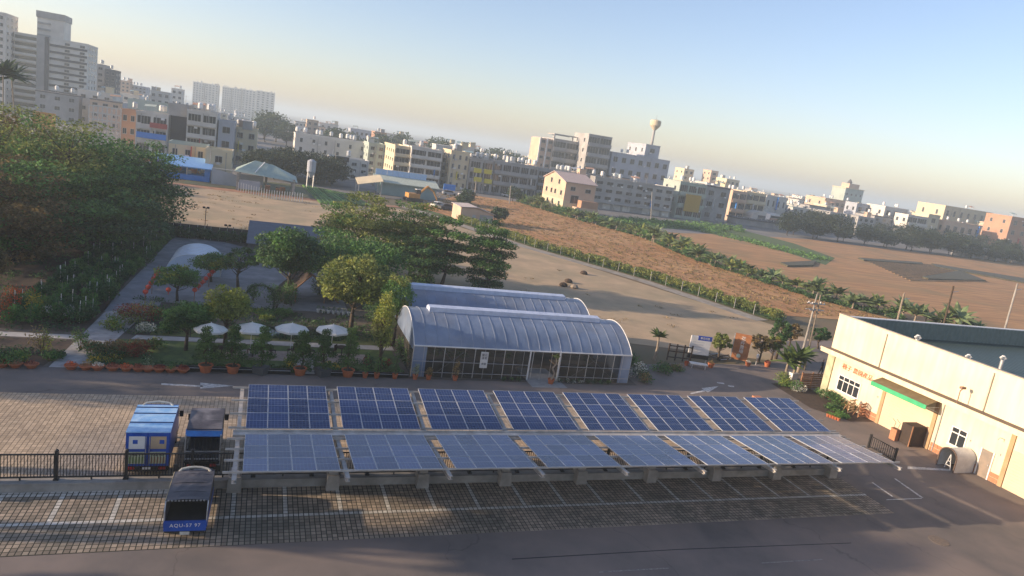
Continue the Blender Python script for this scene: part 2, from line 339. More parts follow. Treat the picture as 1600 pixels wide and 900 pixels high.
def pavers(x0, x1, y0, y1, cx, cy, mats, lines, nm):
    xs = np.arange(x0, x1, cx); ys = np.arange(y0, y1, cy); V = []; Mi = []
    for j, y in enumerate(ys):
        for x in xs:
            h = .0088 + .0014 * R.random(); a = .016 if lines else .009; V.append([(x+a,y+a,0),(x+cx-a,y+a,0),(x+cx-a,y+cy-a,0),(x+a,y+cy-a,0),(x+a+.004,y+a+.004,h),(x+cx-a-.004,y+a+.004,h),(x+cx-a-.004,y+cy-a-.004,h),(x+a+.004,y+cy-a-.004,h)])
            wl = 0
            if lines:
                if lines[0] <= y < lines[0] + cy: wl = 1
                elif y > lines[0] and any(b_ <= x < b_ + cx for b_ in bays): wl = 1
                elif y + cy > y1 - .05 and x < -2.6: wl = 1
            Mi += [wl] * 5
    V = np.array(V).reshape(-1, 3); n = len(V) // 8; fb = np.array([(4,5,6,7),(0,1,5,4),(1,2,6,5),(2,3,7,6),(3,0,4,7)])
    Fc = (fb[None] + (np.arange(n) * 8)[:, None, None]).reshape(-1, 4); me = bpy.data.meshes.new(nm)
    me.vertices.add(len(V)); me.vertices.foreach_set('co', V.ravel()); me.loops.add(Fc.size); me.loops.foreach_set('vertex_index', Fc.ravel()); me.polygons.add(len(Fc))
    me.polygons.foreach_set('loop_start', np.arange(len(Fc)) * 4); me.polygons.foreach_set('loop_total', np.full(len(Fc), 4))
    for m in mats: me.materials.append(m)
    me.polygons.foreach_set('material_index', np.array(Mi, dtype=np.int32)); me.update(calc_edges=True); me.shade_flat()
    return tag(link(nm, me), 'grid of grass-jointed concrete paving blocks in the parking bays', 'paving', kind='stuff')
pavers(-16, 34.1, 25.8, 30.15, .21, .24, [pv1, pvw], (27.5,), 'paving_blocks')
o = pavers(-18, 33.7, 31.05, 40.85, .21, .24, [pv2, pvw], None, 'paving_blocks'); o['label'] = 'tan grass-jointed paving blocks under and left of the solar carport'

# painted marks on the asphalt
def mark(pts, z=.009): return sheet('road_marking', pts, z, whitepaint)
mark([G(252, 599), G(317, 602.5), G(317, 605), G(252, 601.5)]); mark([G(313, 598), G(366, 603), G(313, 607.5)])
mark([G(1078, 614.5), G(1100, 609), G(1102, 611.5), G(1081, 616)]); mark([G(1096, 606.5), G(1123, 603.5), G(1106, 613.5)])
mark([G(1120, 597), G(1131, 598.5), G(1132, 600.5), G(1121, 599)]); mark([G(1137, 602), G(1147, 603), G(1147, 605), G(1138, 604)])
mark([G(1362, 754), G(1364, 754), G(1396, 776), G(1393, 776)], .01)
mark([G(1397, 748), G(1399.5, 748), G(1443, 778), G(1440, 778.5)], .011)
mark([G(1385, 780.5), G(1440, 778.4), G(1440, 779.6), G(1385, 781.7)], .012)
mark([G(1418, 729), G(1485, 733), G(1485, 736), G(1418, 733)], .011)
jt = mat('asphalt_seam', (.03, .03, .032), rough=.9)
sheet('asphalt_seam', [G(800, 873), G(1060, 858), G(1060, 859.2), G(800, 874.5)], .004, jt)
sheet('asphalt_seam', [G(1060, 858), G(1330, 848), G(1330, 849), G(1060, 859.2)], .0045, jt)
fl = mat('faded_paint', (.3, .27, .24), (.14, .13, .125), scale=8)
sheet('road_marking', [G(936, 893), G(1045, 887), G(1045, 888.5), G(936, 895)], .005, fl); sheet('road_marking', [G(1190, 879), G(1285, 873.5), G(1285, 875), G(1190, 880.5)], .005, fl)
sheet('loading_bay', [G(1390, 690), G(1460, 700), G(1490, 733), G(1400, 725)], .003, mat('loading_bay_concrete', (.26, .2, .16), (.2, .16, .13), scale=.8, rough=.9))
mh = MB().lathe([(.5, 0), (.5, .014), (.46, .018)], 24); tag(mh.build('manhole_cover', mat('rusty_iron', (.2, .15, .11), (.13, .11, .09), rough=.8, scale=8), None, G(1467, 845)), 'round manhole cover set in the asphalt in the lower right', 'manhole cover')

# ------------------------------------------------------------------ kerb wall with black fence
t = thing('kerb_wall', 'long low grey concrete kerb wall carrying the black fence', 'wall', (0, 0, 0))
MB().box(-30, 30.25, 0, 33.9, 30.75, .36).box(-30, 30.2, .36, 33.9, 30.8, .42).build('concrete_wall', concrete, t)
t = thing('fence', 'long black metal picket fence standing on the grey kerb wall', 'fence', (0, 30.5, .42))
px = [-29.9 + 2.54 * i for i in range(26)]
for i, x in enumerate(px):
    if x > 34: break
    MB().box(x-.06, -.06, 0, x+.06, .06, 1.28).box(x-.1, -.1, 0, x+.1, .1, .05).lathe([(.075, 1.28), (.09, 1.31), (.02, 1.37)], 6, (x, 0, 0)).build('post', blackm, t)
for i in range(25):
    x0, x1 = px[i], min(px[i + 1], 33.8)
    if x0 > 33: break
    MB().box(x0+.06, -.025, 1.1, x1-.06, .025, 1.16).box(x0+.06, -.025, .1, x1-.06, .025, .16).box((x0+x1)/2-.03, -.03, 0, (x0+x1)/2+.03, .03, .12).build('rail', blackm, t)
b = MB(); x = px[0]
while x < 33.8: b.box(x-.013, -.013, .14, x+.013, .013, 1.12); x += .115
o = b.build('picket', blackm, t); o['kind'] = 'stuff'

# ------------------------------------------------------------------ solar carport
def panelmat(nm='solar_cells', sheen=0.):
    m = bpy.data.materials.new(nm); m.use_nodes = True; T = m.node_tree; N = T.nodes; L = T.links; b = N['Principled BSDF']
    tc = N.new('ShaderNodeTexCoord'); br = N.new('ShaderNodeTexBrick'); br.offset = 0; br.squash = 1
    br.inputs['Scale'].default_value = 1; br.inputs['Brick Width'].default_value = .148; br.inputs['Row Height'].default_value = .17; br.inputs['Mortar Size'].default_value = .009
    br.inputs['Color1'].default_value = (.008+sheen*.9, .02+sheen, .085+sheen*1.3, 1); br.inputs['Color2'].default_value = (.016+sheen*.9, .034+sheen, .12+sheen*1.3, 1); br.inputs['Mortar'].default_value = (.1, .14, .24, 1)
    oi = N.new('ShaderNodeObjectInfo'); ov = N.new('ShaderNodeMapRange'); ov.inputs[3].default_value = .7; ov.inputs[4].default_value = 1.2; L.new(oi.outputs['Random'], ov.inputs[0]); sc = N.new('ShaderNodeVectorMath'); sc.operation = 'SCALE'; L.new(br.outputs['Color'], sc.inputs[0]); L.new(ov.outputs[0], sc.inputs['Scale'])
    L.new(tc.outputs['Object'], br.inputs['Vector']); L.new(sc.outputs[0], b.inputs['Base Color']); b.inputs['Roughness'].default_value = .22; b.inputs['Specular IOR Level'].default_value = .55
    g = N.new('ShaderNodeNewGeometry'); nz = N.new('ShaderNodeTexNoise'); nz.inputs['Scale'].default_value = .4; L.new(g.outputs['Position'], nz.inputs['Vector'])
    mr = N.new('ShaderNodeMapRange'); mr.inputs[3].default_value = .16; mr.inputs[4].default_value = .34; L.new(nz.outputs['Fac'], mr.inputs[0]); L.new(mr.outputs[0], b.inputs['Roughness'])
    return m
pm = panelmat(); pm_sheen = panelmat('sky_sheen_solar_cells', .045); pframe = mat('panel_frame', (.55, .57, .6), (.45, .47, .5), rough=.4, metal=.4)  # front row copy: reflected sky sheen mixed into the cell colour
steelw = mat('white_steel', (.5, .48, .44), (.34, .32, .29), rough=.6, scale=2.5, stain=((.3, .22, .15), 1.2, .3))
T_ = thing('solar_carport', 'long white steel carport roofed with two rows of blue solar panels', 'solar carport', (0, 30.25, 0))
PWd = .915; PIT = 4.22
def row(yg, zg, ye, ze, nm):
    """module rows between gutter edge (yg,zg) and outer edge (ye,ze), local y"""
    Ls = math.hypot(ye - yg, ze - zg); d = Vector((0, (ye - yg) / Ls, (ze - zg) / Ls)); ml = Ls / 3
    me = None; ang = math.atan2(ze - zg, abs(ye - yg)) * (1 if ye > yg else -1)
    lo = (yg, zg) if yg < ye else (ye, ze)
    for k in range(8):
        for i in range(4):
            for j in range(3):
                s0 = j * ml; base = Vector((.1 + k * PIT + i * PWd, lo[0], lo[1])) + Vector((0, math.cos(ang), math.sin(ang))) * s0
                if me is None:
                    b = MB(); g = .022; b.box(g, g, -.03, PWd - g, ml - g, .0, 0)
                    for q in ((0.006, .006, PWd-.006, g), (0.006, ml-g, PWd-.006, ml-.006), (.006, g, g, ml-g), (PWd-g, g, PWd-.006, ml-g)): b.box(q[0], q[1], -.035, q[2], q[3], .006, 1)
                    b.box(g, ml/2-.006, -.001, PWd-g, ml/2+.006, .002, 1)
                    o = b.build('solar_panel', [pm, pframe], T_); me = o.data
                else: o = link('solar_panel', me, T_)
                o.location = base; o.rotation_euler.x = ang + R.uniform(-.006, .006); o.rotation_euler.y = R.uniform(-.005, .005)
    return ang
zG, zF, zB = 2.72, 3.0, 3.3
yF = G(368, 737, zF).y - 30.25; yB = G(377, 600, zB).y - 30.25
row(.3, zG, yB, zB, 'back'); pm = pm_sheen; row(-.33, zG, yF, zF, 'front')
MB().box(-.4, -.27, zG-.16, 33.9, .24, zG-.12).box(-.4, -.29, zG-.16, 33.9, -.25, zG-.04).box(-.4, .22, zG-.16, 33.9, .26, zG-.04).build('gutter', steelw, T_)
for k in range(9):
    x = -.18 + k * PIT
    b = MB(); 
    for ye, ze in ((yF - .3, zF), (yB + .1, zB)):
        a0, a1 = (.35 if ye > 0 else -.38), zG - .24
        b.bar((x, a0, a1), (x, ye, ze - .2), .17, .03).bar((x, a0, a1 - .2), (x, ye, ze - .34), .17, .03).bar((x, a0, a1 - .1), (x, ye, ze - .27), .03, .17)
    b.box(x-.09, -.42, zG-.44, x+.09, .38, zG-.2).build('beam', steelw, T_)
    MB().box(x-.11, -.12, .9, x+.11, .12, zG-.44).box(x-.16, -.17, .9, x+.16, .17, .93).build('column', steelw, T_)
    MB().hexa([(x-.3,-.45,0),(x+.3,-.45,0),(x+.3,.4,0),(x-.3,.4,0),(x-.26,-.4,.72),(x+.26,-.4,.72),(x+.26,.35,.72),(x-.26,.35,.72)]).box(x-.2,-.3,.72,x+.2,.25,.9).build('footing', concrete, T_)
for ye, ze, y0 in ((yF, zF, -.42), (yB, zB, .38)):
    for j in range(4):
        f = .04 + j * .305; y = y0 + (ye - y0) * f; z = zG + (ze - zG) * f - .085
        MB().box(-.62, y-.02, z-.04, 33.95, y+.02, z+.03).box(-.6, y-.04, z-.05, 33.95, y+.02, z-.035).build('purlin', steelw, T_)

# ------------------------------------------------------------------ trucks
tblue = mat('truck_blue', (.012, .085, .42), (.008, .055, .28), rough=.35, scale=1.5)
tlight = mat('faded_blue_paint', (.42, .62, .82), (.22, .45, .74), rough=.5, scale=2.2, stain=((.08, .28, .62), 1.6, .5))
tgrey = mat('grey_tarp', (.075, .07, .085), (.05, .048, .058), rough=.6, scale=2, stain=((.35, .34, .36), .9, .5))
tblack = mat('black_tarp', (.085, .085, .1), (.055, .055, .068), rough=.55, scale=1.2, bump=.03, bscale=3)
chrome = mat('pale_metal_trim', (.6, .58, .5), (.45, .43, .38), rough=.4)
redl = mat('red_lamp', (.4, .02, .02), rough=.3)
def wheels(t, xs, ys, r=.3):
    for y in ys:
        for x in xs:
            s = 1 if x > 0 else -1; w_ = MB().tube((x - .1 * s, y, r), (x + .1 * s, y, r), r, r, 16).build('wheel', rubber, t)
            MB().tube((x + .09 * s, y, r), (x + .115 * s, y, r), r * .55, r * .5, 12).build('rim', galv, w_)
def cab(t, y0, y1, h, w_, m, visor=None):
    hw = w_ / 2
    MB().xprism([(y0, .45), (y1, .45), (y1, .95), (y1 - .12, 1.2), (y1 - .42, h), (y0, h)], -hw, hw).build('cab', m, t)
    MB().hexa([(-hw+.1, y1-.13, 1.2), (hw-.1, y1-.13, 1.2), (hw-.1, y1-.09, 1.22), (-hw+.1, y1-.09, 1.22), (-hw+.14, y1-.41, h-.06), (hw-.14, y1-.41, h-.06), (hw-.14, y1-.37, h-.04), (-hw+.14, y1-.37, h-.04)]).build('windscreen', glass, t)
    for s in (-1, 1):
        MB().box(s*hw-.012, y0+.2, 1.2, s*hw+.012, y1-.45, h-.15).build('side_window', glass, t)
        MB().box(s*(hw+.12)-.09, y1-.22, 1.15, s*(hw+.12)+.09, y1-.16, 1.45).bar((s*hw, y1-.2, 1.3), (s*(hw+.1), y1-.19, 1.3), .03, .03).build('wing_mirror', blackm, t)
        MB().box(s*(hw-.25)-.12, y1-.02, .6, s*(hw-.25)+.12, y1+.02, .78).build('headlight', white, t)
    MB().box(-hw, y1-.05, .3, hw, y1+.08, .5).build('front_bumper', blackm, t)
def chassis(t, y0, y1, w_):
    MB().box(-.4, y0+.1, .35, -.3, y1, .55).box(.3, y0+.1, .35, .4, y1, .55).box(-w_/2+.1, y0+.3, .35, w_/2-.1, y0+.45, .5).build('chassis', blackm, t)
    MB().box(-w_/2+.05, y0+.02, .34, w_/2-.05, y0+.1, .44).build('rear_bumper', blackm, t)
    for s in (-1, 1): MB().box(s*(w_/2-.25)-.13, y0-.02, .45, s*(w_/2-.25)+.13, y0+.04, .56).build('tail_light', redl, t)
# 1: blue box truck
P1 = G(225, 757); t = thing('box_truck', 'blue box truck with pale weathered roof and posters on its rear doors', 'truck', (P1.x, 31.25, 0), 0)
W1 = 1.72; H1 = 2.15; L1 = 3.0; hw = W1 / 2
MB().box(-hw, .05, .58, hw, L1, H1).build('cargo_box', tblue, t)
MB().box(-hw-.01, .03, H1, hw+.01, L1+.02, H1+.05).build('box_roof', tlight, t)
for y in (1.0, 2.0, 2.7): MB().box(-hw-.012, y-.02, H1+.05, hw+.012, y+.02, H1+.085).build('roof_rib', mat('dark_blue_rib', (.02, .05, .16)), t)
for s in (-1, 1):
    d = MB().box(s*hw/2-hw/2+.03, -.0, .62, s*hw/2+hw/2-.03, .05, H1-.04).build('rear_door', tblue, t)
    MB().box(s*.42-.31, -.012, 1.42, s*.42+.31, -.0, 2.0).build('poster', [white, mat('tan_poster', (.5, .36, .22), (.4, .3, .2), scale=3)][s > 0], d)
    MB().box(s*.42-.06 - .1 * -s, -.02, 1.66, s*.42+.13 - .1 * -s, -.012, 1.84).build('poster_emblem', tblue, d)
    MB().box(s*.42-.31, -.012, .72, s*.42+.31, -.0, 1.28).build('poster', mat('pale_green_poster', (.5, .52, .35), (.35, .38, .24), scale=6), d)
    for q in range(5):
        MB().box(s*.42-.27+q*.12, -.018, .76, s*.42-.21+q*.12, -.012, 1.04).build('poster_stripe', mat('poster_green', (.2, .33, .08)) if s < 0 else mat('poster_orange', (.45, .25, .12)), d)
    text('AEV' if s < 0 else '8216', .22, blackm, d, (s * .42, -.02, 1.16), (PI / 2, 0, 0), .004)
    MB().tube((s*.07, -.03, .7), (s*.07, -.03, 2.0), .015, n=6).build('lock_rod', galv, t)
chassis(t, 0, L1 + 1.2, W1); MB().box(-.18, -.03, .46, .18, -.01, .56).build('licence_plate', white, t)
cab(t, L1 + .08, L1 + 1.35, 1.85, 1.6, tblue); MB().path([(-.65, L1, H1+.03), (-.5, L1+.1, H1+.13), (0, L1+.16, H1+.18), (.5, L1+.1, H1+.13), (.65, L1, H1+.03)], .045, 6).build('cab_visor', chrome, t)
wheels(t, (-.72, .72), (.85, 3.6))
# 2: flat truck with slatted rack and tarp
P2 = G(311, 752); t = thing('rack_truck', 'small truck with blue tailboard, black slatted rack and weathered grey tarp', 'truck', (P2.x+.02, 31.5, 0), 0)
W2 = 1.45; hw = W2 / 2
MB().box(-hw, .1, .6, hw, 2.5, .68).build('cargo_bed', blackm, t)
b = MB().box(-hw-.02, .5, 1.9, hw+.02, 3.0, 1.98); b.xprism([(.45, 1.97), (1.5, 2.04), (2.2, 2.0), (3.0, 1.97)], -hw, hw).build('tarp', tgrey, t)
MB().xprism([(.36, 1.72), (.5, 1.98), (.62, 1.98), (.46, 1.72)], -hw-.04, hw+.04).build('roof_edge_board', mat('bright_blue_panel', (.04, .22, .6), (.03, .15, .45), rough=.5), t)
for i in range(9): x = -hw + .02 + i * (W2 - .04) / 8; MB().box(x-.015, .1, .68, x+.015, .13, 1.72).build('rack_slat', blackm, t)
MB().box(-hw, .08, 1.1, hw, .11, 1.14).box(-hw, .08, .72, hw, .11, .78).build('rack_rail', galv, t)
for s in (-1, 1):
    for y in (.1, 1.3, 2.45): MB().box(s*hw-.025, y-.02, .68, s*hw+.025, y+.03, 1.92).build('rack_post', galv, t)
    for z in (.9, 1.25, 1.6): MB().box(s*hw-.012, .1, z, s*hw+.012, 2.5, z+.05).build('side_slat', blackm, t)
MB().box(-hw-.02, -.05, .62, hw+.02, .02, .7).box(-hw-.02,-.4,.5,hw+.02,-.34,.56).bar((-hw,-.37,.53),(-hw,0,.66),.04,.04).bar((hw,-.37,.53),(hw,0,.66),.04,.04).build('tailboard', blackm, t)
chassis(t, -.05, 3.6, W2); cab(t, 2.6, 3.7, 1.45, 1.42, tblue); wheels(t, (-.62, .62), (.7, 3.1), .27)
# 3: foreground truck with dark canvas hood
PL, PR = G(254, 847), G(320, 848); t = thing('covered_truck', 'foreground truck with dark canvas hood and blue tailgate reading AQU 57 97', 'truck', ((PL.x + PR.x) / 2, PL.y, 0), math.radians(-1.5))
W3 = PR.x - PL.x; hw = W3 / 2; HR = 1.56
MB().box(-hw, .02, .6, hw, 2.6, .68).build('cargo_bed', mat('dark_bed', (.04, .042, .045)), t)  # bed colour near black so the inside under the hood looks dark
MB().box(-hw, -.03, .45, hw, .04, .86).build('tailgate', tblue, t)
text('AQU-57 97', .2, white, t, (0, -.035, .68), (PI / 2, 0, 0), .004, spacing=1.15)
b = MB()                                    # hood: softly sagging canvas over hoops, side walls, front wall; open at the rear
nx, ny = 8, 9
vs = [(-hw + W3 * i / nx, .25 + 2.35 * j / ny, HR + .05 * math.sin(PI * i / nx) + .018 * math.cos(j * PI) * math.sin(PI * i / nx) + .01 * R.uniform(-1, 1)) for j in range(ny + 1) for i in range(nx + 1)]
b.add(vs, [(j*(nx+1)+i, j*(nx+1)+i+1, (j+1)*(nx+1)+i+1, (j+1)*(nx+1)+i) for j in range(ny) for i in range(nx)])
b.box(-hw-.01, .25, .7, -hw+.02, 2.6, HR); b.box(hw-.02, .25, .7, hw+.01, 2.6, HR); b.box(-hw, 2.57, .7, hw, 2.6, HR)
hd = b.build('canvas_hood', tblack, t, smooth=False)
for y in (.9, 1.6, 2.3): MB().path([(-hw-.01, y, HR-.02), (-hw*.5, y, HR+.045), (0, y, HR+.062), (hw*.5, y, HR+.045), (hw+.01, y, HR-.02)], .018, 5).build('hood_bow', tblack, hd)
for i in range(11): MB().box(-hw+.05+i*.125, .235, HR-.02, -hw+.12+i*.125, .262, HR+.035).build('lace_tab', mat('pale_lace', (.3, .3, .3), (.15, .15, .15), scale=20), hd)
for s in (-1, 1): MB().box(s*hw-.02, .0, .8, s*hw+.02, .05, HR-.3).bar((s*hw, .02, HR-.32), (s*hw, .26, HR-.01), .04, .04).build('hood_post', galv, t)
MB().box(-hw-.04, .25, HR-.1, -hw-.012, 2.55, HR+.01).build('side_trim', mat('tan_trim', (.4, .33, .2), (.3, .25, .16)), t)
for s in (-1, 1): MB().box(s*(hw+.01)-.015, .05, .55, s*(hw+.01)+.015, 2.6, .85).build('side_board', tblue, t)
chassis(t, 0, 3.5, W3); MB().box(-.17, -.05, .3, .17, -.02, .42).build('licence_plate', chrome, t)
cab(t, 2.66, 3.6, 1.25, 1.4, mat('shadow_dark_cab', (.02, .025, .05), rough=.4))  # near-black cab colour imitates the dark of truck shadow and fence beyond
MB().path([(-.6, 2.62, HR-.02), (-.5, 2.7, HR+.06), (-.25, 2.76, HR+.1), (0, 2.78, HR+.11), (.25, 2.76, HR+.1), (.5, 2.7, HR+.06), (.6, 2.62, HR-.02)], .045, 6).build('cab_visor', chrome, t)
wheels(t, (-.6, .6), (.7, 3.1), .28)

# ------------------------------------------------------------------ greenhouse
film = mat('greenhouse_film', (.3, .38, .52), (.2, .27, .4), rough=.3, scale=.6, alpha=.8, spec=.5, transl=.15, stain=((.25, .26, .28), .35, .5))
net = mat('shade_net', (.06, .055, .045), (.02, .02, .018), rough=.9, alpha=.7, scale=1.2)
t = thing('greenhouse', 'two-span barrel-roofed greenhouse of white plastic film with dark net walls', 'greenhouse')
GX0, GX1 = 10.6, 27.75; GY = 45.35; SP = 7.1; EV = 2.25; RD = 1.75
def vault(y, f):  # profile point: f 0..1 across a span
    return (y + SP * f, EV + RD * (math.sin(PI * f) ** .8))
for s in range(2):
    y0 = GY + s * SP; b = MB(); n = 14; xs = [GX0 + (GX1 - GX0) * i / 20 for i in range(21)]
    vs = []; 
    for x in xs:
        for j in range(n + 1):
            p = vault(y0, j / n); vs.append((x, p[0], p[1] + R.uniform(-.012, .012) - (.02 if xs.index(x) % 1 == 0 else 0)))
    b.add(vs, [(i*(n+1)+j, (i+1)*(n+1)+j, (i+1)*(n+1)+j+1, i*(n+1)+j+1) for i in range(20) for j in range(n)])
    b.build('roof_film', film, t, smooth=True)
    for x in xs:
        MB().path([(x, *vault(y0, j / n)) for j in range(n + 1)], .012, 4).build('roof_hoop', mat('dull_hoop', (.33, .37, .44)), t)
    yr = y0 + SP / 2; zr = EV + RD
    v = MB(); v.xprism([(yr - .55, zr - .1), (yr - .55, zr + .28), (yr + .1, zr + .34), (yr + .55, zr + .1), (yr + .55, zr - .1)], GX0 + 1.5, GX1 - 1.7); v.build('ridge_vent', mat('white_film', (.5, .56, .68), (.4, .46, .58), rough=.4), t)
    for x in (GX0, GX1):                  # gable ends
        pr = [vault(y0, j / n) for j in range(n + 1)]; b = MB(); b.add([(x, p[0], p[1]) for p in pr] + [(x, y0 + SP, 1.9), (x, y0, 1.9)], [tuple(range(n + 3))]); b.build('gable_film', film, t)
        MB().quad((x, y0, .0), (x, y0 + SP, .0), (x, y0 + SP, 1.9), (x, y0, 1.9)).build('side_net', film if x == GX1 else net, t)
        MB().path([(x, *vault(y0, j / n)) for j in range(n + 1)], .03, 5).build('gable_arch', white, t)
    MB().tube((GX0, y0, EV), (GX1, y0, EV), .06).build('eave_rail', white, t)
MB().tube((GX0, GY + 2*SP, EV), (GX1, GY + 2*SP, EV), .06).build('eave_rail', white, t)
D0, D1 = 19.3, 21.7
for x0, x1, m, nm in ((GX0+.95, D0, net, 'wall_net'), (D1, GX1-.9, net, 'wall_net'), (GX0, GX0+.95, film, 'corner_film'), (GX1-.9, GX1, film, 'corner_film')):
    MB().quad((x0, GY, 0), (x1, GY, 0), (x1, GY, EV), (x0, GY, EV)).build(nm, m, t)
MB().quad((GX0, GY+2*SP, 0), (GX1, GY+2*SP, 0), (GX1, GY+2*SP, EV), (GX0, GY+2*SP, EV)).build('wall_net', net, t)
for i in range(24):
    x = GX0 + (GX1 - GX0) * i / 23
    MB().tube((x, GY, 0), (x, GY, EV), .016 if i % 3 else .032, n=5).build('wall_post', galv, t)
for x in (D0, D1): MB().box(x-.05, GY-.05, 0, x+.05, GY+.05, EV).build('door_post', white, t)
for z in (.35, 1.15): MB().tube((GX0, GY-.02, z), (D0, GY-.02, z), .02).tube((D1, GY-.02, z), (GX1, GY-.02, z), .02).build('wall_rail', galv, t)
for x0, x1 in ((12.2, 14.5), (14.6, 12.6), (22.6, 25.2), (26.6, 24.0)): MB().tube((x0, GY+.1, .1), (x1, GY+.1, 2.1), .025, n=5).build('brace', galv, t)
for yy in (GY + 2.2, GY + 4.8, GY + 9, GY + 12): MB().box(GX0+1, yy-.5, .7, D0-.4, yy+.5, .78).box(D1+.4, yy-.5, .7, GX1-1, yy+.5, .78).build('bench', mat('bench_wood', (.22, .17, .12)), t)
cl = [(R.uniform(GX0+1, GX1-1), GY + R.choice((2.2, 4.8, 9, 12)) + R.uniform(-.3, .3), 1.05, .4, .35, .3, 45) for i in range(60)]
o = leaf_mesh('seedlings', [c for c in cl if not D0-.4 < c[0] < D1+.4], .16, L_mid, t); o['kind'] = 'stuff'
s = MB().box(-.28, -.02, -.6, .28, .02, .6).build('banner', white, t, (15.75, GY-.12, 1.45))
text('蘭花\n溫室', .22, blackm, s, (0, -.025, .25), (PI/2, 0, 0), .003); text('參觀', .18, blackm, s, (0, -.025, -.3), (PI/2, 0, 0), .003)
MB().hexa([(D0-.1, GY-1.5, .01), (D1+.3, GY-1.5, .01), (D1+.1, GY+2.5, .01), (D0, GY+2.5, .01), (D0-.1, GY-1.5, .02), (D1+.3, GY-1.5, .02), (D1+.1, GY+2.5, .09), (D0, GY+2.5, .09)]).build('door_ramp', mat('pale_concrete', (.3, .3, .29), (.24, .24, .23)), t)

# ------------------------------------------------------------------ garden ground
paving = mat('garden_paving', (.27, .27, .28), (.19, .195, .205), rough=.9, scale=.8, stain=((.14, .14, .14), .35, .6))
slab = mat('pale_slab', (.45, .43, .4), (.33, .32, .3), rough=.9, scale=1.5)
sheet('garden_paving', [(-10.6, 57.5), (-7.0, 57.5), (-7.0, 61), (8, 61), (8, 80), (-4, 91), (-9.5, 91)], -.012, paving)
sheet('garden_path', [(-10.9, 44.95), (-9.1, 44.95), (-7.6, 57.5), (-10.3, 57.5)], .0, mat('worn_path', (.42, .4, .38), (.27, .265, .26), rough=.9, scale=1.2, stain=((.18, .17, .16), .8, .6)))
sheet('garden_walk', [(-30, 50.4), (-9.9, 50.4), (-9.8, 51.3), (-30, 51.3)], -.006, slab)
sheet('garden_walk', [(-7.6, 51.0), (10.4, 51.0), (10.4, 52.0), (-7.4, 51.9)], -.006, slab)
sheet('lawn', [(-9, 45.3), (10.2, 45.3), (10.2, 50.9), (-8.3, 50.9)], -.012, grass)
sheet('lawn', [(-6.6, 52.1), (10, 52.1), (10, 54.5), (-6.6, 54.5)], -.012, mat('yellowish_lawn', (.17, .18, .05), (.1, .12, .035), scale=1.2, rough=.95))  # lighter, yellower green than the lawn in front
sheet('pond', [(-.6, 53.6), (1, 52.7), (6.5, 52.8), (7.5, 54), (6, 55.6), (1, 55.8), (-.6, 55)], -.004, mat('pond_water', (.015, .02, .02), rough=.06, spec=.6))
sheet('stone_patio', [(-1.5, 47.6), (8, 47.6), (8, 49.7), (-1.5, 49.7)], -.007, mat('pinkish_patio', (.4, .31, .26), (.3, .24, .2), scale=3))
sheet('planting_bed', [(-30, 45.2), (-11.2, 45.2), (-10.5, 50.2), (-30, 50.2)], -.012, soil)
sheet('planting_bed', [(-30, 52), (-10.6, 52), (-10.4, 57.5), (-10.9, 91), (-30, 91)], -.012, soil)
for i in range(9): 
    MB().hexa([(3.3+R.uniform(-.1,.1)-.4, 45.2+i*.42, 0), (3.7+.5, 45.2+i*.42, 0), (3.7+.5, 45.55+i*.42, 0), (3.3-.4, 45.55+i*.42, 0), (2.95, 45.22+i*.42, .03), (4.15, 45.22+i*.42, .03), (4.15, 45.5+i*.42, .03), (2.95, 45.5+i*.42, .03)]).build('stepping_stone', slab)['kind'] = 'structure'
# low dark planter kerb with a thin pale rail behind the pots
for x0, x1, lb in ((-5.2, 2.6, 'left of the stepping stones'), (4.5, 10.4, 'right of the stepping stones')):
    k = thing('planter_kerb', 'low dark planter kerb with thin pale rail ' + lb, 'kerb', (x0, 45.1, 0))
    MB().box(0, -.05, 0, x1-x0, .08, .32).build('kerb_board', blackm, k); MB().tube((0, -.1, .22), (x1-x0, -.1, .22), .02).build('rail', galv, k)
    MB().box(0, -.09, .2, x1-x0, -.05, .23).build('ledge', galv, k)

rr = random.Random(3); cl = []
for i in range(46): a = 2 * PI * i / 46; cl.append((3.5 + 4.3 * math.cos(a), 54.3 + 1.75 * math.sin(a), .18, .4, .3, .22 + .1 * rr.random(), 90))
tag(leaf_mesh('pond_planting', cl, .13, [L_dark, L_mid]), 'dark low planting that rings the garden pond', 'ground cover', kind='stuff')
cl = []
for i in range(520):
    x, y = rr.uniform(-28, -10.9), rr.uniform(45.5, 92)
    if 50 < y < 51.6: continue
    cl.append((x, y, .12, .7, .7, .25, 34))
for i in range(260):
    x, y = rr.uniform(-9, 10), rr.uniform(52.2, 62)
    if -.8 < x < 7.6 and 52.5 < y < 56: continue
    if x < -6.6 or y < 60.8: cl.append((x, y, .1, .6, .5, .2, 26))
for i in range(120): cl.append((rr.uniform(-8.8, 10), 45.35 + abs(rr.gauss(0, .35)), .18, .3, .2, .2, 26))
tag(leaf_mesh('ground_cover', cl, .17, [L_dark, L_mid], None), 'low leafy ground cover in the garden and nursery beds', 'ground cover', kind='stuff')

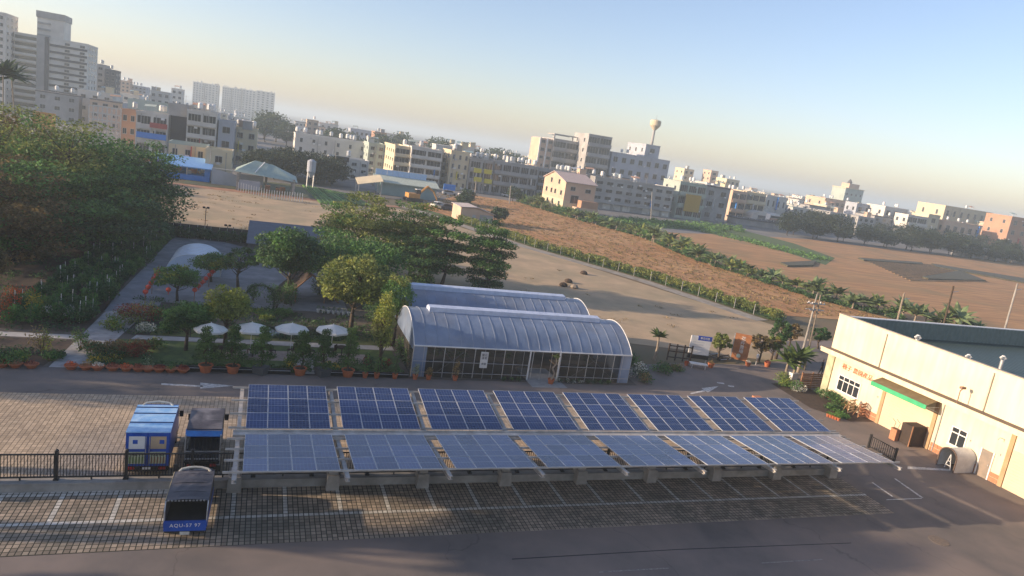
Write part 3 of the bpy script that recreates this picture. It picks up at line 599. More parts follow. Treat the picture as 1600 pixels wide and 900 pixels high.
# ------------------------------------------------------------------ potted plants along the road
def pot(b, r, h, m=0): b.lathe([(r*.68, 0), (r*.95, h*.85), (r*1.06, h*.87), (r*1.06, h), (r*.9, h), (r*.86, h*.86)], 14, m=m)
rowx = [(5, 572, L_red, 'red'), (26, 572, L_dry, 'dry tan'), (51, 573, L_red, 'bright scarlet'), (113, 574, L_orange, 'orange'), (135, 576, L_dry, 'sparse brown'), (154, 576, L_white, 'pink-white'), (177, 577, L_red, 'dark red'), (198, 578, L_orange, 'orange-red'),
        (217, 578, L_red, 'low crimson'), (232, 579, L_pale, 'tall pale grassy'), (249, 580, L_red, 'short maroon'), (267, 580, L_mid, 'green leafy'), (286, 581, L_red, 'deep red mounded')]
wherep = ['at the left photo edge', 'second from the left photo edge', 'just left of the garden path', 'just right of the garden path', 'right of the orange one by the path', 'two right of the orange one by the path', 'under the brown shrub bed', 'under the red-leaved shrubs',
          'left of the pale grassy pot', 'rising above its neighbours', 'right of the pale grassy pot', 'between two red bowls', 'beside the first big terracotta pot']
for i, (x, y, m, nm) in enumerate(rowx):
    p = G(x, y); p.y = 44.75
    k = thing('flower_bowl', f'low terracotta bowl of {nm} plants {wherep[i]}', 'flower pot', p, 0, 'flower bowls along the road edge')
    b = MB(); b.lathe([(.2, 0), (.34, .2), (.38, .22), (.38, .26), (.3, .25)], 12); b.build('bowl', terra, k)
    tall = .55 if 'tall' in nm else .16
    leaf_mesh('flowers', [(0, 0, .25 + tall * .5, .33, .33, tall, 110)], .1, m, k, seed=i)
L_topi = leafmat('topiary_leaves', (0.098, 0.182, 0.042), (0.035, 0.077, 0.025))
big = [(322, 577, 518, 0, 'first from the left'), (364, 578, 515, 0, 'second from the left'), (407, 580, 517, 1, 'left of the stepping stone gap'), (468, 584, 523, 0, 'right of the stepping stone gap'), (503, 584, 521, 1, 'between two terracotta ones'), (542, 585, 519, 0, 'last before the greenhouse')]
for i, (x, y, ty, grey, wh) in enumerate(big):
    p = G(x, y); p.y = 44.95; top = DY(x, ty, 44.95).z; h = top - .3
    k = thing('potted_tree', f'cloud-pruned tree in a {"grey square" if grey else "large terracotta"} pot, {wh}', 'potted tree', p, i * 1.3, 'cloud-pruned trees in pots along the road')
    b = MB()
    if grey: b.hexa([(-.35,-.35,0),(.35,-.35,0),(.35,.35,0),(-.35,.35,0),(-.42,-.42,.5),(.42,-.42,.5),(.42,.42,.5),(-.42,.42,.5)])
    else: pot(b, .42, .5)
    b.build('pot', greypot if grey else terra, k)
    MB().lathe([(.33, .4), (.33, .44)], 12).build('soil', soil, k)
    rr = random.Random(i + 40); b = MB(); pts = [Vector((0, 0, .4))]
    for q in range(5): pts.append(Vector((rr.uniform(-.18, .18), rr.uniform(-.18, .18), .4 + h * (q + 1) / 5.2)))
    b.path(pts, [.07, .06, .05, .04, .03, .02], 6); cl = []
    for q in range(6):
        f = q / 5; a = rr.random() * 6.3; rad = .5 * (1 - f * .9); c = Vector((rad * math.cos(a), rad * math.sin(a), .55 + h * (.14 + .8 * f)))
        cl.append((*c, .62 - .26 * f, .62 - .26 * f, .24, 330)); b.tube(pts[min(5, q)], c, .03, .015, 5)
        if q < 4: cl.append((-c.x * .9, -c.y, c.z + .12, .5 - .2 * f, .5 - .2 * f, .2, 220))
    b.build('trunk', bark, k); leaf_mesh('foliage', cl, .12, L_topi, k, seed=i + 3)
for i, (x, y, hh, m, wh) in enumerate([(569, 587, 1.5, L_mid, 'broad bushy'), (587, 588, 1.1, L_topi, 'slim dark'), (616, 590, 1.5, L_dark, 'dark tall'), (648, 592, .7, L_pale, 'pale leafed'), (669, 593, .5, L_dry, 'small dry twiggy'), (711, 595, 1.1, L_dry, 'thin twiggy')]):
    p = G(x, y); p.y = 44.8; k = thing('potted_shrub', f'{wh} shrub in a small terracotta pot before the greenhouse', 'flower pot', p, 0, 'small potted shrubs near the greenhouse')
    b = MB(); pot(b, .2, .34); b.build('pot', terra, k); leaf_mesh('foliage', [(0, 0, .4 + hh * .3, .3, .3, hh * .35, 130), (.05, 0, .4 + hh * .7, .22, .22, hh * .3, 80)], .12, m, k, seed=i)
    MB().tube((0, 0, .3), (.03, 0, .35 + hh * .8), .03, .012, 5).build('stem', bark, k)
p = G(860, 600); k = thing('twisted_tree', 'bare twisted pale trunk with a leaf tuft in a terracotta pot by the greenhouse door', 'potted tree', p)
b = MB(); pot(b, .25, .42); b.build('pot', terra, k); MB().path([(0,0,.35),(.2,0,.8),(-.02,.05,1.2),(.22,0,1.6),(.1,0,2.05)], [.09,.08,.07,.06,.04], 7).build('trunk', palebark, k); leaf_mesh('leaves', [(.1, 0, 2.15, .3, .3, .14, 90)], .14, L_olive, k)
for i in range(16):
    p = G(790 + i * 11 + R.uniform(-2, 2), 599 + i * .35); p.y = 45.0
    if 822 < 790 + i * 11 < 862: continue
    k = bush(('low white-flowering' if i > 6 else 'low green') + f' plant at the foot of the greenhouse wall', p, .3, .35, L_dark, 90, .09, i, 'border_plant', 'border plants at the greenhouse foot', m2=L_white if i > 6 and i < 12 else None)

# parasols, tables and chairs
canvas = mat('white_canvas', (.82, .79, .72), (.72, .7, .65), rough=.8, transl=.15, scale=1)
for i, (x, y, r, wh) in enumerate([(330, 508, 1.05, 'partly hidden behind the small tree'), (394, 507, 1.2, 'right of the yellow-green tree'), (457, 508, 1.15, 'in the middle of the garden'), (521, 510, 1.2, 'closest to the big tree')]):
    c = G(x, y, 2.2); t = thing('parasol', f'white garden parasol {wh}', 'parasol', (c.x, c.y, 0), i * .3, 'white parasols in the garden')
    b = MB(); n = 8; rim = [(r * math.cos(2*PI*j/n), r * math.sin(2*PI*j/n), 1.95) for j in range(n)]
    b.add([(0, 0, 2.36)] + rim, [(0, j + 1, (j + 1) % n + 1) for j in range(n)])
    for j in range(n): a_, b2 = rim[j], rim[(j + 1) % n]; b.quad(a_, (a_[0], a_[1], 1.82), (b2[0], b2[1], 1.82), b2)
    b.build('canopy', canvas, t)
    for j in range(n): MB().tube((0, 0, 2.32), rim[j], .015, n=4).build('rib', galv, t)
    MB().tube((0, 0, 0), (0, 0, 2.42), .025).build('pole', white, t); MB().lathe([(.3, 0), (.3, .06), (.06, .1)], 12).build('base', concrete, t)
    k = thing('garden_table', f'round dark garden table under the parasol {wh}', 'table', (c.x + .75, c.y - .1, 0), 0, 'garden tables')
    MB().lathe([(.42, .7), (.42, .74)], 14).build('tabletop', darkwood, k); MB().tube((0, 0, 0), (0, 0, .7), .04).lathe([(.22, 0), (.2, .04)], 10).build('pedestal', blackm, k)
    for a, side in ((.6, 'right of'), (2.6, 'left of')):
        k = thing('garden_chair', f'dark garden chair {side} the table, parasol {wh}', 'chair', (c.x + .75 + .75 * math.cos(a), c.y - .1 + .75 * math.sin(a) - .3, 0), a + PI / 2, 'garden chairs')
        MB().box(-.22, -.22, .42, .22, .22, .46).build('seat', darkwood, k); MB().box(-.22, .19, .46, .22, .23, .88).build('backrest', darkwood, k)
        for sx in (-.19, .19):
            for sy in (-.19, .19): MB().box(sx-.02, sy-.02, 0, sx+.02, sy+.02, .42).build('leg', darkwood, k)
p = G(302, 512); t = thing('garden_lamp', 'small white globe lamp on a black post at the garden walk', 'lamp', (p.x, p.y - 2.2, 0)); MB().tube((0,0,0),(0,0,1.9),.035).build('post', blackm, t); MB().lathe([(.02,1.88),(.13,1.96),(.17,2.08),(.11,2.2),(.02,2.24)], 10).build('globe', white, t)
p = G(1022, 560)
# white tent-like tunnel and shed roofs behind
t = thing('film_tunnel', 'pale blue-white plastic tunnel standing in the garden paving', 'tunnel', (-5.6, 71.5, 0)); b = MB(); n = 14; ny = 8; vs = []
for j in range(ny + 1):
    for i in range(n + 1): a = PI * i / n; vs.append((-2.4 * math.cos(a), 6 * j / ny, 2.0 * math.sin(a) ** .85))
b.add(vs, [(j*(n+1)+i, j*(n+1)+i+1, (j+1)*(n+1)+i+1, (j+1)*(n+1)+i) for j in range(ny) for i in range(n)]); b.build('film', mat('pale_blue_film', (.6, .68, .78), (.5, .58, .7), rough=.35, scale=.7), t, smooth=True)
for j in range(ny + 1): MB().path([(-2.42 * math.cos(PI*i/n), 6*j/ny, 2.02 * math.sin(PI*i/n) ** .85) for i in range(n + 1)], .03, 4).build('hoop', white, t)
for y in (0, 6): b = MB(); b.add([(-2.4 * math.cos(PI*i/n), y, 2.0 * math.sin(PI*i/n) ** .85) for i in range(n + 1)], [tuple(range(n + 1))]); b.build('end_film', mat('pale_blue_film', (1,1,1)), t)
slate = mat('blue_grey_roofing', (.07, .085, .12), (.05, .06, .09), rough=.55, scale=1)
t = thing('tool_shed', 'shed with stepped blue-grey sheet roof behind the garden trees', 'shed', (-1.2, 80, 0))
for i in range(6): MB().hexa([(0, i*1.9, 2.0+i*.12), (9, i*1.9, 2.0+i*.12), (9, i*1.9+2, 2.24+i*.12), (0, i*1.9+2, 2.24+i*.12), (0, i*1.9, 2.06+i*.12), (9, i*1.9, 2.06+i*.12), (9, i*1.9+2, 2.3+i*.12), (0, i*1.9+2, 2.3+i*.12)]).build('roof_sheet', slate, t)
MB().box(.2, .3, 0, 8.8, 11.2, 1.95).build('wall', mat('shed_wall', (.12, .12, .12)), t)
# dark thatched A-frame shelter and vine arch
p = G(478, 478); t = thing('a_frame_shelter', 'low dark A-frame garden shelter behind the pond', 'shelter', (p.x + .4, p.y + 1, 0), .15)
for s in (-1, 1): MB().hexa([(s*2.5, 0, .1), (s*2.5, 4, .1), (0, 4, 2.6), (0, 0, 2.6), (s*2.6, 0, .16), (s*2.6, 4, .16), (0, 4, 2.7), (0, 0, 2.7)]).build('roof_slope', darkwood, t); MB().bar((s*2.6, -.05, .1), (0, -.05, 2.72), .08, .1).build('barge_board', wood, t)
for x in (-1.3, 1.3): MB().box(x-.06, .1, 0, x+.06, .22, 1.35).build('post', wood, t)
p = G(405, 481); t = thing('vine_arch', 'round garden arch overgrown with dark vines', 'arch', (p.x, p.y, 0)); pts = [(-1.15, 0, 0)] + [(-1.15*math.cos(PI*i/10), 0, 1.0+1.0*math.sin(PI*i/10)) for i in range(11)] + [(1.15, 0, 0)]
MB().path(pts, .05, 5).build('frame', blackm, t); leaf_mesh('vines', [(a[0], 0, a[2], .24, .24, .24, 60) for a in pts[1:-1]] + [(s*1.15, 0, z, .22, .22, .3, 50) for s in (-1, 1) for z in (.3, .7)], .12, L_dark, t)
# lantern strings
red = mat('red_lantern', (.65, .08, .04), (.5, .05, .03), rough=.6)
for s, (a, c, k) in enumerate((((226, 478), (247, 443), 6), ((303, 474), (345, 428), 9), ((262, 474), (264, 474), 1))):
    A = G(*a); B_ = G(*c)
    if k > 1:
        t = thing('lantern_line', ('left' if s == 0 else 'right') + ' slack line with posts that carries red lanterns', 'lantern line', A)
        D_ = B_ - A; MB().tube((0, 0, 1.6), (D_.x, D_.y, 1.6), .012, n=4).build('line', blackm, t)
        for f in (0, .5, 1): MB().tube((D_.x*f, D_.y*f, 0), (D_.x*f, D_.y*f, 1.7), .03, n=5).build('post', wood, t)
    for i in range(k):
        q = A.lerp(B_, i / max(1, k - 1)); t = thing('lantern', 'red paper lantern hanging ' + ('from the left line by the garden paving' if s == 0 else 'from the right line between the small trees' if s == 1 else 'alone between the two lantern lines'), 'lantern', (q.x, q.y, 1.15), 0, 'red lanterns on the %s line' % ('left', 'right', 'middle')[s])
        MB().lathe([(.05, -.2), (.17, -.1), (.2, 0), (.17, .12), (.05, .2)], 10).build('shade', red, t); MB().tube((0,0,.2),(0,0,.45),.01,n=4).build('cord', red, t); MB().tube((0,0,-.4),(0,0,-.2),.03,n=5).build('tassel', red, t)

# ------------------------------------------------------------------ staked nursery plants (about 110, each its own thing)
k0 = thing('staked_plant', 'leafy nursery plant tied to a pale stake in the rows left of the garden path', 'plant', (-11.3, 54, 0), 0, 'staked nursery plants')
MB().tube((0, 0, 0), (.04, 0, 1.65), .022, n=5).build('stake', white, k0); leaf_mesh('foliage', [(0, 0, .55, .68, .68, .52, 330), (.1, .1, 1.05, .4, .4, .34, 110)], .2, [L_dark], k0, seed=4)
k1 = thing('staked_plant', 'leafy nursery plant tied to a pale stake in the rows left of the garden path', 'plant', (-12.6, 54.4, 0), 0, 'staked nursery plants')
MB().tube((0, 0, 0), (-.05, .03, 1.4), .022, n=5).build('stake', palebark, k1); leaf_mesh('foliage', [(0, 0, .5, .66, .66, .46, 290), (-.1, .1, 1.0, .4, .4, .3, 90)], .21, [L_mid], k1, seed=6)
for r_, x in enumerate((-11.2, -12.5, -13.9, -15.3)):
    for j in range(26):
        if r_ < 2 and j == 0: continue
        y = 53.5 + j * 1.42 + R.uniform(-.3, .3)
        copy_tree(R.choice((k0, k1)), (x + R.uniform(-.3, .3) + .035 * (y - 54), y, 0), R.random() * 6.28, None, None, R.uniform(.75, 1.15))
for j in range(14): copy_tree(k0, (-10.5 + j * .85 + R.uniform(-.1, .1), 91.3 + R.uniform(-.4, .4), 0), R.random() * 6, 'leafy plant tied to a pale stake at the foot of the dark net fence', 'staked plants along the net fence', 1.0)
# net fence at the edge of the sandy lot
t = thing('net_fence', 'dark shade-net fence between the nursery and the sandy lot', 'fence', (-30, 92.6, 0)); MB().quad((0,0,0),(33,0,0),(33,0,1.45),(0,0,1.45)).build('net', mat('dark_net', (.04, .042, .045), rough=.9, alpha=.93), t)
for i in range(12): MB().tube((i*3, -.05, 0), (i*3, -.05, 1.7), .04, n=5).build('post', blackm, t)
MB().tube((0, -.05, 1.45), (33, -.05, 1.45), .025, n=4).build('top_wire', blackm, t)
for i, (x, y, ty, wh) in enumerate(((320, 357, 324, 'taller, left'), (355, 366, 352, 'shorter, right'))):
    p = G(x, y); h = DY(x, ty, p.y).z; t = thing('floodlight', f'{wh} floodlight on a thin post by the sandy lot', 'lamp post', p); MB().tube((0,0,0),(0,0,h),.045,n=6).build('post', blackm, t)
    for s in (-1, 1): MB().box(s*.25-.16, -.12, h-.12, s*.25+.16, .02, h+.12).build('lamp_head', blackm, t)
    MB().bar((-.4,0,h-.1),(.4,0,h-.1),.04,.04).build('crossbar', blackm, t)

# ------------------------------------------------------------------ trees near the garden
def TR(label, bx, by, tx, ty, hw, **k):
    p = G(bx, by); q = DY(tx, ty, p.y); r = hw / ppm(q) * (.84 if k.get('style') == 'tier' else .95); return tree(label, (p.x, p.y, 0), q.z, r, seed=int(bx), **k)
TR('yellow-green leafy tree standing in front of the darker cluster, right of the parasols', 548, 517, 565, 398, 62, base=.28, m=L_olive, m2=L_lime, n=9000, size=.24)
TR('dense dark green tree on the left of the middle cluster', 447, 474, 452, 352, 52, base=.3, m=L_dark, m2=L_mid, n=8500, size=.24)
TR('rounded dark green tree behind the yellow-green one', 552, 468, 545, 368, 80, base=.28, m=L_mid, m2=L_dark, n=10500, size=.23)
TR('big olive tree with feathery upper crown at the back of the cluster', 560, 425, 562, 305, 82, base=.25, style='tier', m=L_olive, m2=L_mid, n=9500, size=.26)
TR('olive layered tree right behind the rounded dark one', 640, 432, 640, 318, 66, base=.25, style='tier', m=L_olive, m2=L_mid, n=8000, size=.24)
TR('dark layered tree left of the solitary one beside the greenhouse roof', 690, 445, 690, 342, 46, base=.25, style='tier', m=L_mid, m2=L_dark, n=7500, size=.22)
TR('dark tiered tree with flat branches, rightmost of the middle cluster', 756, 455, 755, 342, 44, base=.12, style='tier', m=L_dark, m2=L_mid, n=8500, size=.22)
TR('dark layered tree in the gap between the olive trees and the greenhouse', 655, 450, 660, 372, 38, base=.2, style='tier', m=L_dark, n=4500, size=.22)
TR('small round yellow-green tree on a dark trunk beside the parasols', 351, 542, 358, 448, 42, base=.38, m=L_lime, m2=L_olive, n=5200, size=.16)
TR('small dark green tree left of the parasols', 290, 547, 278, 468, 40, base=.35, m=L_mid, m2=L_dark, n=4200, size=.15)
TR('airy light green tree between the two lantern lines', 277, 470, 277, 414, 38, base=.32, m=L_mid, m2=L_lime, n=3600, size=.17)
TR('light green spreading tree at the top of the right lantern line', 330, 440, 332, 395, 32, base=.35, m=L_mid, m2=L_lime, n=3000, size=.17)
TR('slender open tree standing on the grey garden paving', 372, 452, 372, 385, 32, base=.38, style='open', m=L_dark, m2=L_mid, n=2400, size=.17)
TR('column of yellow-green leaves with white blossom at the greenhouse corner', 592, 578, 596, 455, 22, base=.12, m=L_lime, m2=L_olive, n=3200, size=.15, name='flowering_tree')
TR('green tree leaning over the greenhouse corner', 612, 540, 602, 425, 30, base=.3, m=L_mid, m2=L_olive, n=3600, size=.17)
TR('small round tree beside the little pink shed', 778, 348, 777, 323, 16, base=.1, m=L_far, n=900, size=.5)
# large trees on the left
for x, y, z, r, m, m2, st, n, lb in ((-19, 84, 12.2, 7.5, L_mid, L_olive, 'tier', 15000, 'tall layered green tree at the centre of the left tree mass'), (-13.6, 92, 10.6, 5.4, L_dark, L_mid, 'tier', 10000, 'dark layered tree at the right edge of the left tree mass'),
        (-26.5, 88, 12.8, 7, L_olive, L_brown, 'tier', 11000, 'tall reddish-tinted tree at the upper left'), (-20.5, 72, 9.0, 6, L_brown, L_mid, 'tier', 11000, 'brownish-leaved tree in the lower middle of the left tree mass'),
        (-15.5, 79, 7.6, 4.6, L_dark, L_mid, 'tier', 8000, 'dark spreading tree beside the staked nursery rows'), (-23.6, 64, 8.6, 4.2, L_mid, L_pale, 'round', 8000, 'light green rounded tree at the left photo edge'),
        (-30, 76, 11.5, 6, L_dark, L_olive, 'tier', 8000, 'dark tree behind the light green one at the left edge'), (-19.5, 60, 4.2, 2.2, L_brown, L_dark, 'round', 3000, 'small brown-leaved tree above the garden walk'),
        (-24, 99, 11.5, 6.5, L_olive, L_mid, 'tier', 7000, 'olive tree at the far back of the left tree mass'), (-17, 97, 9.6, 5, L_dark, None, 'tier', 6000, 'dark tree behind the right edge of the left tree mass')):
    tree(lb, (x, y, 0), z, r, .12, st, m, n, .3, seed=int(abs(x * 7 + y)), m2=m2)
for i in range(12): a = (-10.9 - .35 * i, 84 - i * 1.1)
# unseen trees added left of the frame, crowns shaped to cast yard shade
for i, (x, y, z, r, bs) in enumerate(((-27, 29.5, 15, 2.7, .5), (-27.5, 34.4, 15.5, 2.6, .5), (-31, 50, 14, 4.5, .3), (-34, 57, 13.5, 5, .2), (-40, 47.5, 13, 4, .25), (-33, 31.6, 16.5, 3, .52), (-41, 26.5, 13, 3, .45))):
    tree('added shade tree beyond the left edge of the yard, %s' % ('closest to the camera', 'second in the row', 'by the garden walk', 'behind the garden walk', 'furthest left by the lane', 'third in the row', 'near end of the row')[i], (x, y, 0), z, r, bs, 'round', L_mid, 3500, .4, seed=i + 50)
# shrubs in the garden beds
for i, (x, y, r, h, m, m2, lb) in enumerate(((205, 505, 2.0, 1.5, L_olive, L_red, 'mixed olive and red shrub at the bend of the garden path'), (222, 520, 1.0, .8, L_pale, L_white, 'pale silvery shrub in front of the olive one'), (175, 515, .9, .9, L_lime, L_mid, 'bright lime shrub beside the garden path'),
        (215, 555, 1.4, .9, L_red, L_brown, 'red-leaved shrub right of the brown bed'), (180, 556, 1.6, .8, L_brown, L_dark, 'brown shrub mound in the roadside bed'), (150, 552, 1.2, .8, L_dark, L_brown, 'dark brown shrub near the path foot'), (165, 562, 1.3, .4, L_yellow, L_dark, 'low yellow-flowering clump before the brown shrubs'),
        (65, 552, .8, 1.9, L_dry, L_lime, 'yellowish upright shrub in a pot left of the path'), (125, 548, .6, 1.5, L_mid, L_olive, 'slim young tree beside the path foot'), (25, 565, 1.0, .7, L_lime, L_mid, 'lime green low shrub at the lower left bed'), (85, 560, .9, .6, L_dark, L_mid, 'dark low shrub left of the path foot'), (0, 568, 1.2, .8, L_dark, L_mid, 'dark shrub cut by the left photo edge'),
        (55, 495, .9, 1.8, L_yellow, L_lime, 'yellow-leaved shrub at the foot of the nursery rows'), (8, 500, 1.1, 2.0, L_orange, L_brown, 'orange-leaved shrub at the left photo edge'), (30, 480, 1.1, 1.6, L_pale, L_orange, 'grey-green shrub with orange tips at the left'), (100, 497, 1.2, .9, L_mid, L_white, 'white-flowering low shrub by the pale walk'),
        (245, 500, 1.0, 1.2, L_dark, L_mid, 'dark shrub left of the small dark tree'), (440, 492, 1.4, .6, L_mid, L_dark, 'long low hedge clump behind the pond'), (410, 492, 1.1, .5, L_lime, L_mid, 'lime hedge clump behind the pond'), (395, 470, .8, 1.6, L_dark, L_mid, 'dark shrub beside the vine arch'), (432, 482, 1.4, 2.2, L_dark, L_mid, 'dense dark shrub between the arch and the shelter'),
        (520, 470, 1.2, 1.6, L_dark, L_mid, 'dark shrub under the rounded tree'), (640, 575, .7, 1.6, L_dark, L_mid, 'dark shrub against the left greenhouse wall'), (625, 560, .8, 2.0, L_mid, L_dark, 'leafy shrub by the greenhouse corner post'), (455, 575, .6, .7, L_yellow, L_lime, 'yellow-flowering clump right of the stepping stones'), (520, 578, .9, .5, L_yellow, L_mid, 'yellow-flowering border behind the pots'),
        (575, 575, .6, .9, L_dark, L_red, 'dark shrub dotted with red flowers behind the pots'), (600, 575, .6, .8, L_mid, L_red, 'green shrub dotted with red flowers by the corner'),
        (995, 590, 1.1, 1.5, L_dark, L_white, 'white-flowering shrub at the right end of the greenhouse'), (1006, 598, .9, 1.0, L_dark, L_dry, 'dark low shrub at the road bend by the greenhouse'), (1035, 582, 1.1, .8, L_mid, L_dark, 'green mound left of the palm'), (1055, 578, 1.0, .6, L_dry, L_mid, 'dry brownish border left of the white sign'), (985, 570, .9, 1.2, L_dark, L_mid, 'dark shrub behind the greenhouse corner'),
        (1222, 603, 1.2, 1.2, L_mid, L_lime, 'bright green shrub at the tip of the wooden planter'), (1240, 610, 1.0, .9, L_mid, L_white, 'green shrub with pale flowers beside the white box'), (1290, 622, 1.2, 1.0, L_dark, L_mid, 'dark shrub below the wooden screen'), (1310, 632, 1.1, .8, L_mid, L_dark, 'spiky green shrub at the facade bed'),
        (1330, 640, 1.0, .7, L_dark, L_brown, 'low dark shrub under the facade window'), (1300, 640, 1.0, .35, L_dark, L_mid, 'ground-hugging plants at the bed edge'), (1345, 640, 1.2, .9, L_red, L_brown, 'reddish shrub under the facade window'), (1368, 652, .7, .7, L_brown, L_red, 'brown shrub beside the pale crates'))):
    p = G(x, y); bush(lb, (p.x, p.y, 0), r, h, m, int(500 * r * r * .8 + 220), .14, i, m2=m2)

# ------------------------------------------------------------------ entrance
def frond_plant(label, loc, h, n, L_, m, name='palm', seed=0, group=None, trunk=True, droop=.5, w_=.12, cat='palm'):
    rr = random.Random(seed); t = thing(name, label, cat, loc, rr.random() * 6, group)
    if trunk: MB().path([(0, 0, 0), (.05 * h, 0, h * .5), (.02, 0, h)], [.16, .11, .09], 7).build('trunk', palebark, t)
    b = MB()
    for i in range(n):
        a = i * 2.4; up = rr.uniform(.1, 1.1); p = Vector((0, 0, h if trunk else .1)); d = Vector((math.cos(a) * math.cos(up), math.sin(a) * math.cos(up), math.sin(up))); s = Vector((-math.sin(a), math.cos(a), 0)); prev = None
        for k in range(5):
            ww = w_ * L_ * (.35, 1, .95, .6, .05)[k]; cur = (p - s * ww - Vector((0, 0, ww * .4)), p.copy(), p + s * ww - Vector((0, 0, ww * .4)))
            if prev: b.quad(prev[0], prev[1], cur[1], cur[0]); b.quad(prev[1], prev[2], cur[2], cur[1])
            prev = cur; p = p + d * L_ / 4; d = (d - Vector((0, 0, droop * .45))).normalized()
    b.build('fronds', m, t); return t
Lpalm = leafmat('palm_fronds', (.12, .17, .04), (.06, .1, .03), isl=.3); Lban = leafmat('banana_leaves', (.2, .26, .12), (.12, .17, .06), isl=.45)
p = G(1022, 562); frond_plant('small fan palm on a short trunk right of the greenhouse', p, DY(1022, 525, p.y).z, 26, 1.0, Lpalm, w_=.2)
for i, (x, y) in enumerate(((1237, 592), (1226, 590), (1245, 585))): p = G(x, y); frond_plant(('tallest', 'leftmost', 'rearmost')[i] + ' of the three arching palms beside the twin poles', p, (1.9, 1.5, 1.7)[i], 22, 1.7, Lpalm, seed=i, group='palms beside the twin poles', w_=.16)
p = G(1088, 566); t = thing('notice_board', 'white notice board with a blue header at the entrance', 'notice board', (p.x, p.y, 0), -.25)
for s in (-1, 1): MB().box(s*.85-.05, -.05, 0, s*.85+.05, .05, 2.5).build('post', galv, t)
o = MB().box(-.95, -.06, .75, .95, .06, 2.1).build('panel', white, t); MB().box(-.3, -.07, 2.1, 1.0, .07, 2.5).build('header', mat('header_blue', (.03, .08, .4)), t); MB().box(-.95, -.065, 2.1, -.3, .065, 2.45).build('header_plate', white, t); text('歡迎光臨', .22, white, t, (.35, -.08, 2.3), (PI/2, 0, 0), .004)
for i in range(5): MB().box(-.8, -.065, 1.0+i*.22, .3+.1*(i % 3), -.06, 1.04+i*.22).build('printed_line', mat('print_grey', (.5, .52, .55)), t)
MB().box(-1, -.1, .35, 1, .1, .72).build('plinth', blackm, t)
p = G(1090, 575); t = thing('low_table', 'low white bench table in front of the notice board', 'table', (p.x, p.y, 0), -.35); MB().box(-.75, -.3, .36, .75, .3, .44).build('tabletop', white, t)
for sx in (-.6, .6):
    for sy in (-.22, .22): MB().box(sx-.04, sy-.04, 0, sx+.04, sy+.04, .36).build('leg', galv, t)
pa, pb = G(1141, 562), G(1166, 567); d = pb - pa; t = thing('sign_board', 'tall rusty orange sign board with a column of Chinese characters', 'sign', pa, math.atan2(d.y, d.x)); hS = DY(1154, 520, pa.y).z; Ls = d.length
orange = mat('rust_orange_panel', (.4, .17, .07), (.3, .12, .05), rough=.7, scale=2)
MB().box(0, -.06, .15, Ls, .06, hS).build('panel', orange, t); MB().box(-.09, -.06, 0, -.01, .06, hS-.1).build('post', galv, t); MB().box(-.01, .06, hS-.25, Ls+.9, .12, hS-.16).build('brace', darkwood, t)
text('花\n卉\n農\n場', .42, white, t, (Ls*.52, -.07, hS*.6), (PI/2, 0, 0), .01); MB().tube((Ls*.42, -.09, .55), (Ls*.42, -.06, .55), .2, n=16).build('round_emblem', mat('pale_green_disc', (.55, .65, .55)), t)
for i, (x, y, s, lb) in enumerate(((1110, 574, .3, 'squat terracotta pot beside the low white table'), (1168, 572, .27, 'terracotta pot at the foot of the orange sign board'), (1198, 573, .3, 'reddish bowl pot right of the small white post'), (1072, 571, .2, 'small terracotta pot left of the notice board'))):
    p = G(x, y); t = thing('terracotta_pot', lb, 'flower pot', p); b = MB(); pot(b, s, s*1.4); b.build('pot', terra, t); leaf_mesh('foliage', [(0, 0, s*1.6, s*.9, s*.9, s*.6, 90)], .12, (L_dry, L_white, L_red, L_orange)[i], t, seed=i)
p = G(1181, 570); t = thing('marker_post', 'short post with a white rounded head by the orange sign board', 'post', p); MB().box(-.04, -.04, 0, .04, .04, .75).build('post', galv, t); MB().lathe([(.1, .7), (.13, .8), (.12, 1.0), (.05, 1.08)], 8).build('head', white, t)
for i, (x, y, tx, ty, hw, m, lb) in enumerate(((1122, 562, 1119, 520, 17, L_olive, 'small yellowish tree between the notice board and the orange sign'), (1185, 565, 1180, 520, 20, L_brown, 'brownish thin tree behind the orange sign board'), (1212, 560, 1213, 495, 22, L_dark, 'dark green tree at the end of the vine fence'), (1205, 562, 1205, 525, 18, L_olive, 'dry greyish shrub tree right of the marker post'), (1232, 545, 1245, 505, 20, L_brown, 'rusty brown thin tree behind the twin poles'), (1278, 545, 1275, 510, 18, L_dark, 'dark small tree left of the cream building'))):
    TR(lb, x, y, tx, ty, hw, base=.3, style='open', m=m, m2=L_dry if i in (1, 3, 4) else None, n=2200, size=.17)
t = thing('dark_gate', 'dark slatted wooden gate left of the notice board', 'gate', G(1042, 562), math.atan2(-.2, 1)); ww = 2.2
for i in range(4): MB().box(i*ww/3-.05, -.05, 0, i*ww/3+.05, .05, 1.55).build('post', darkwood, t)
for z in (.25, .8, 1.3): MB().box(0, -.03, z, ww, .03, z+.09).build('slat', darkwood, t)
p = G(1128, 562); t = thing('log_pile', 'heap of cut branches and planks beside the orange sign board', 'wood pile', p)
for i in range(16): a = R.uniform(-.5, .9); x, y, z = R.uniform(-1, 1), R.uniform(-.3, 1.2), .06 + .05 * (i % 5); l = R.uniform(.5, 1.1); MB().tube((x-l*math.cos(a), y-l*math.sin(a), z), (x+l*math.cos(a), y+l*math.sin(a), z+.06), .05, n=6).build('log', R.choice((palebark, bark, galv)), t)
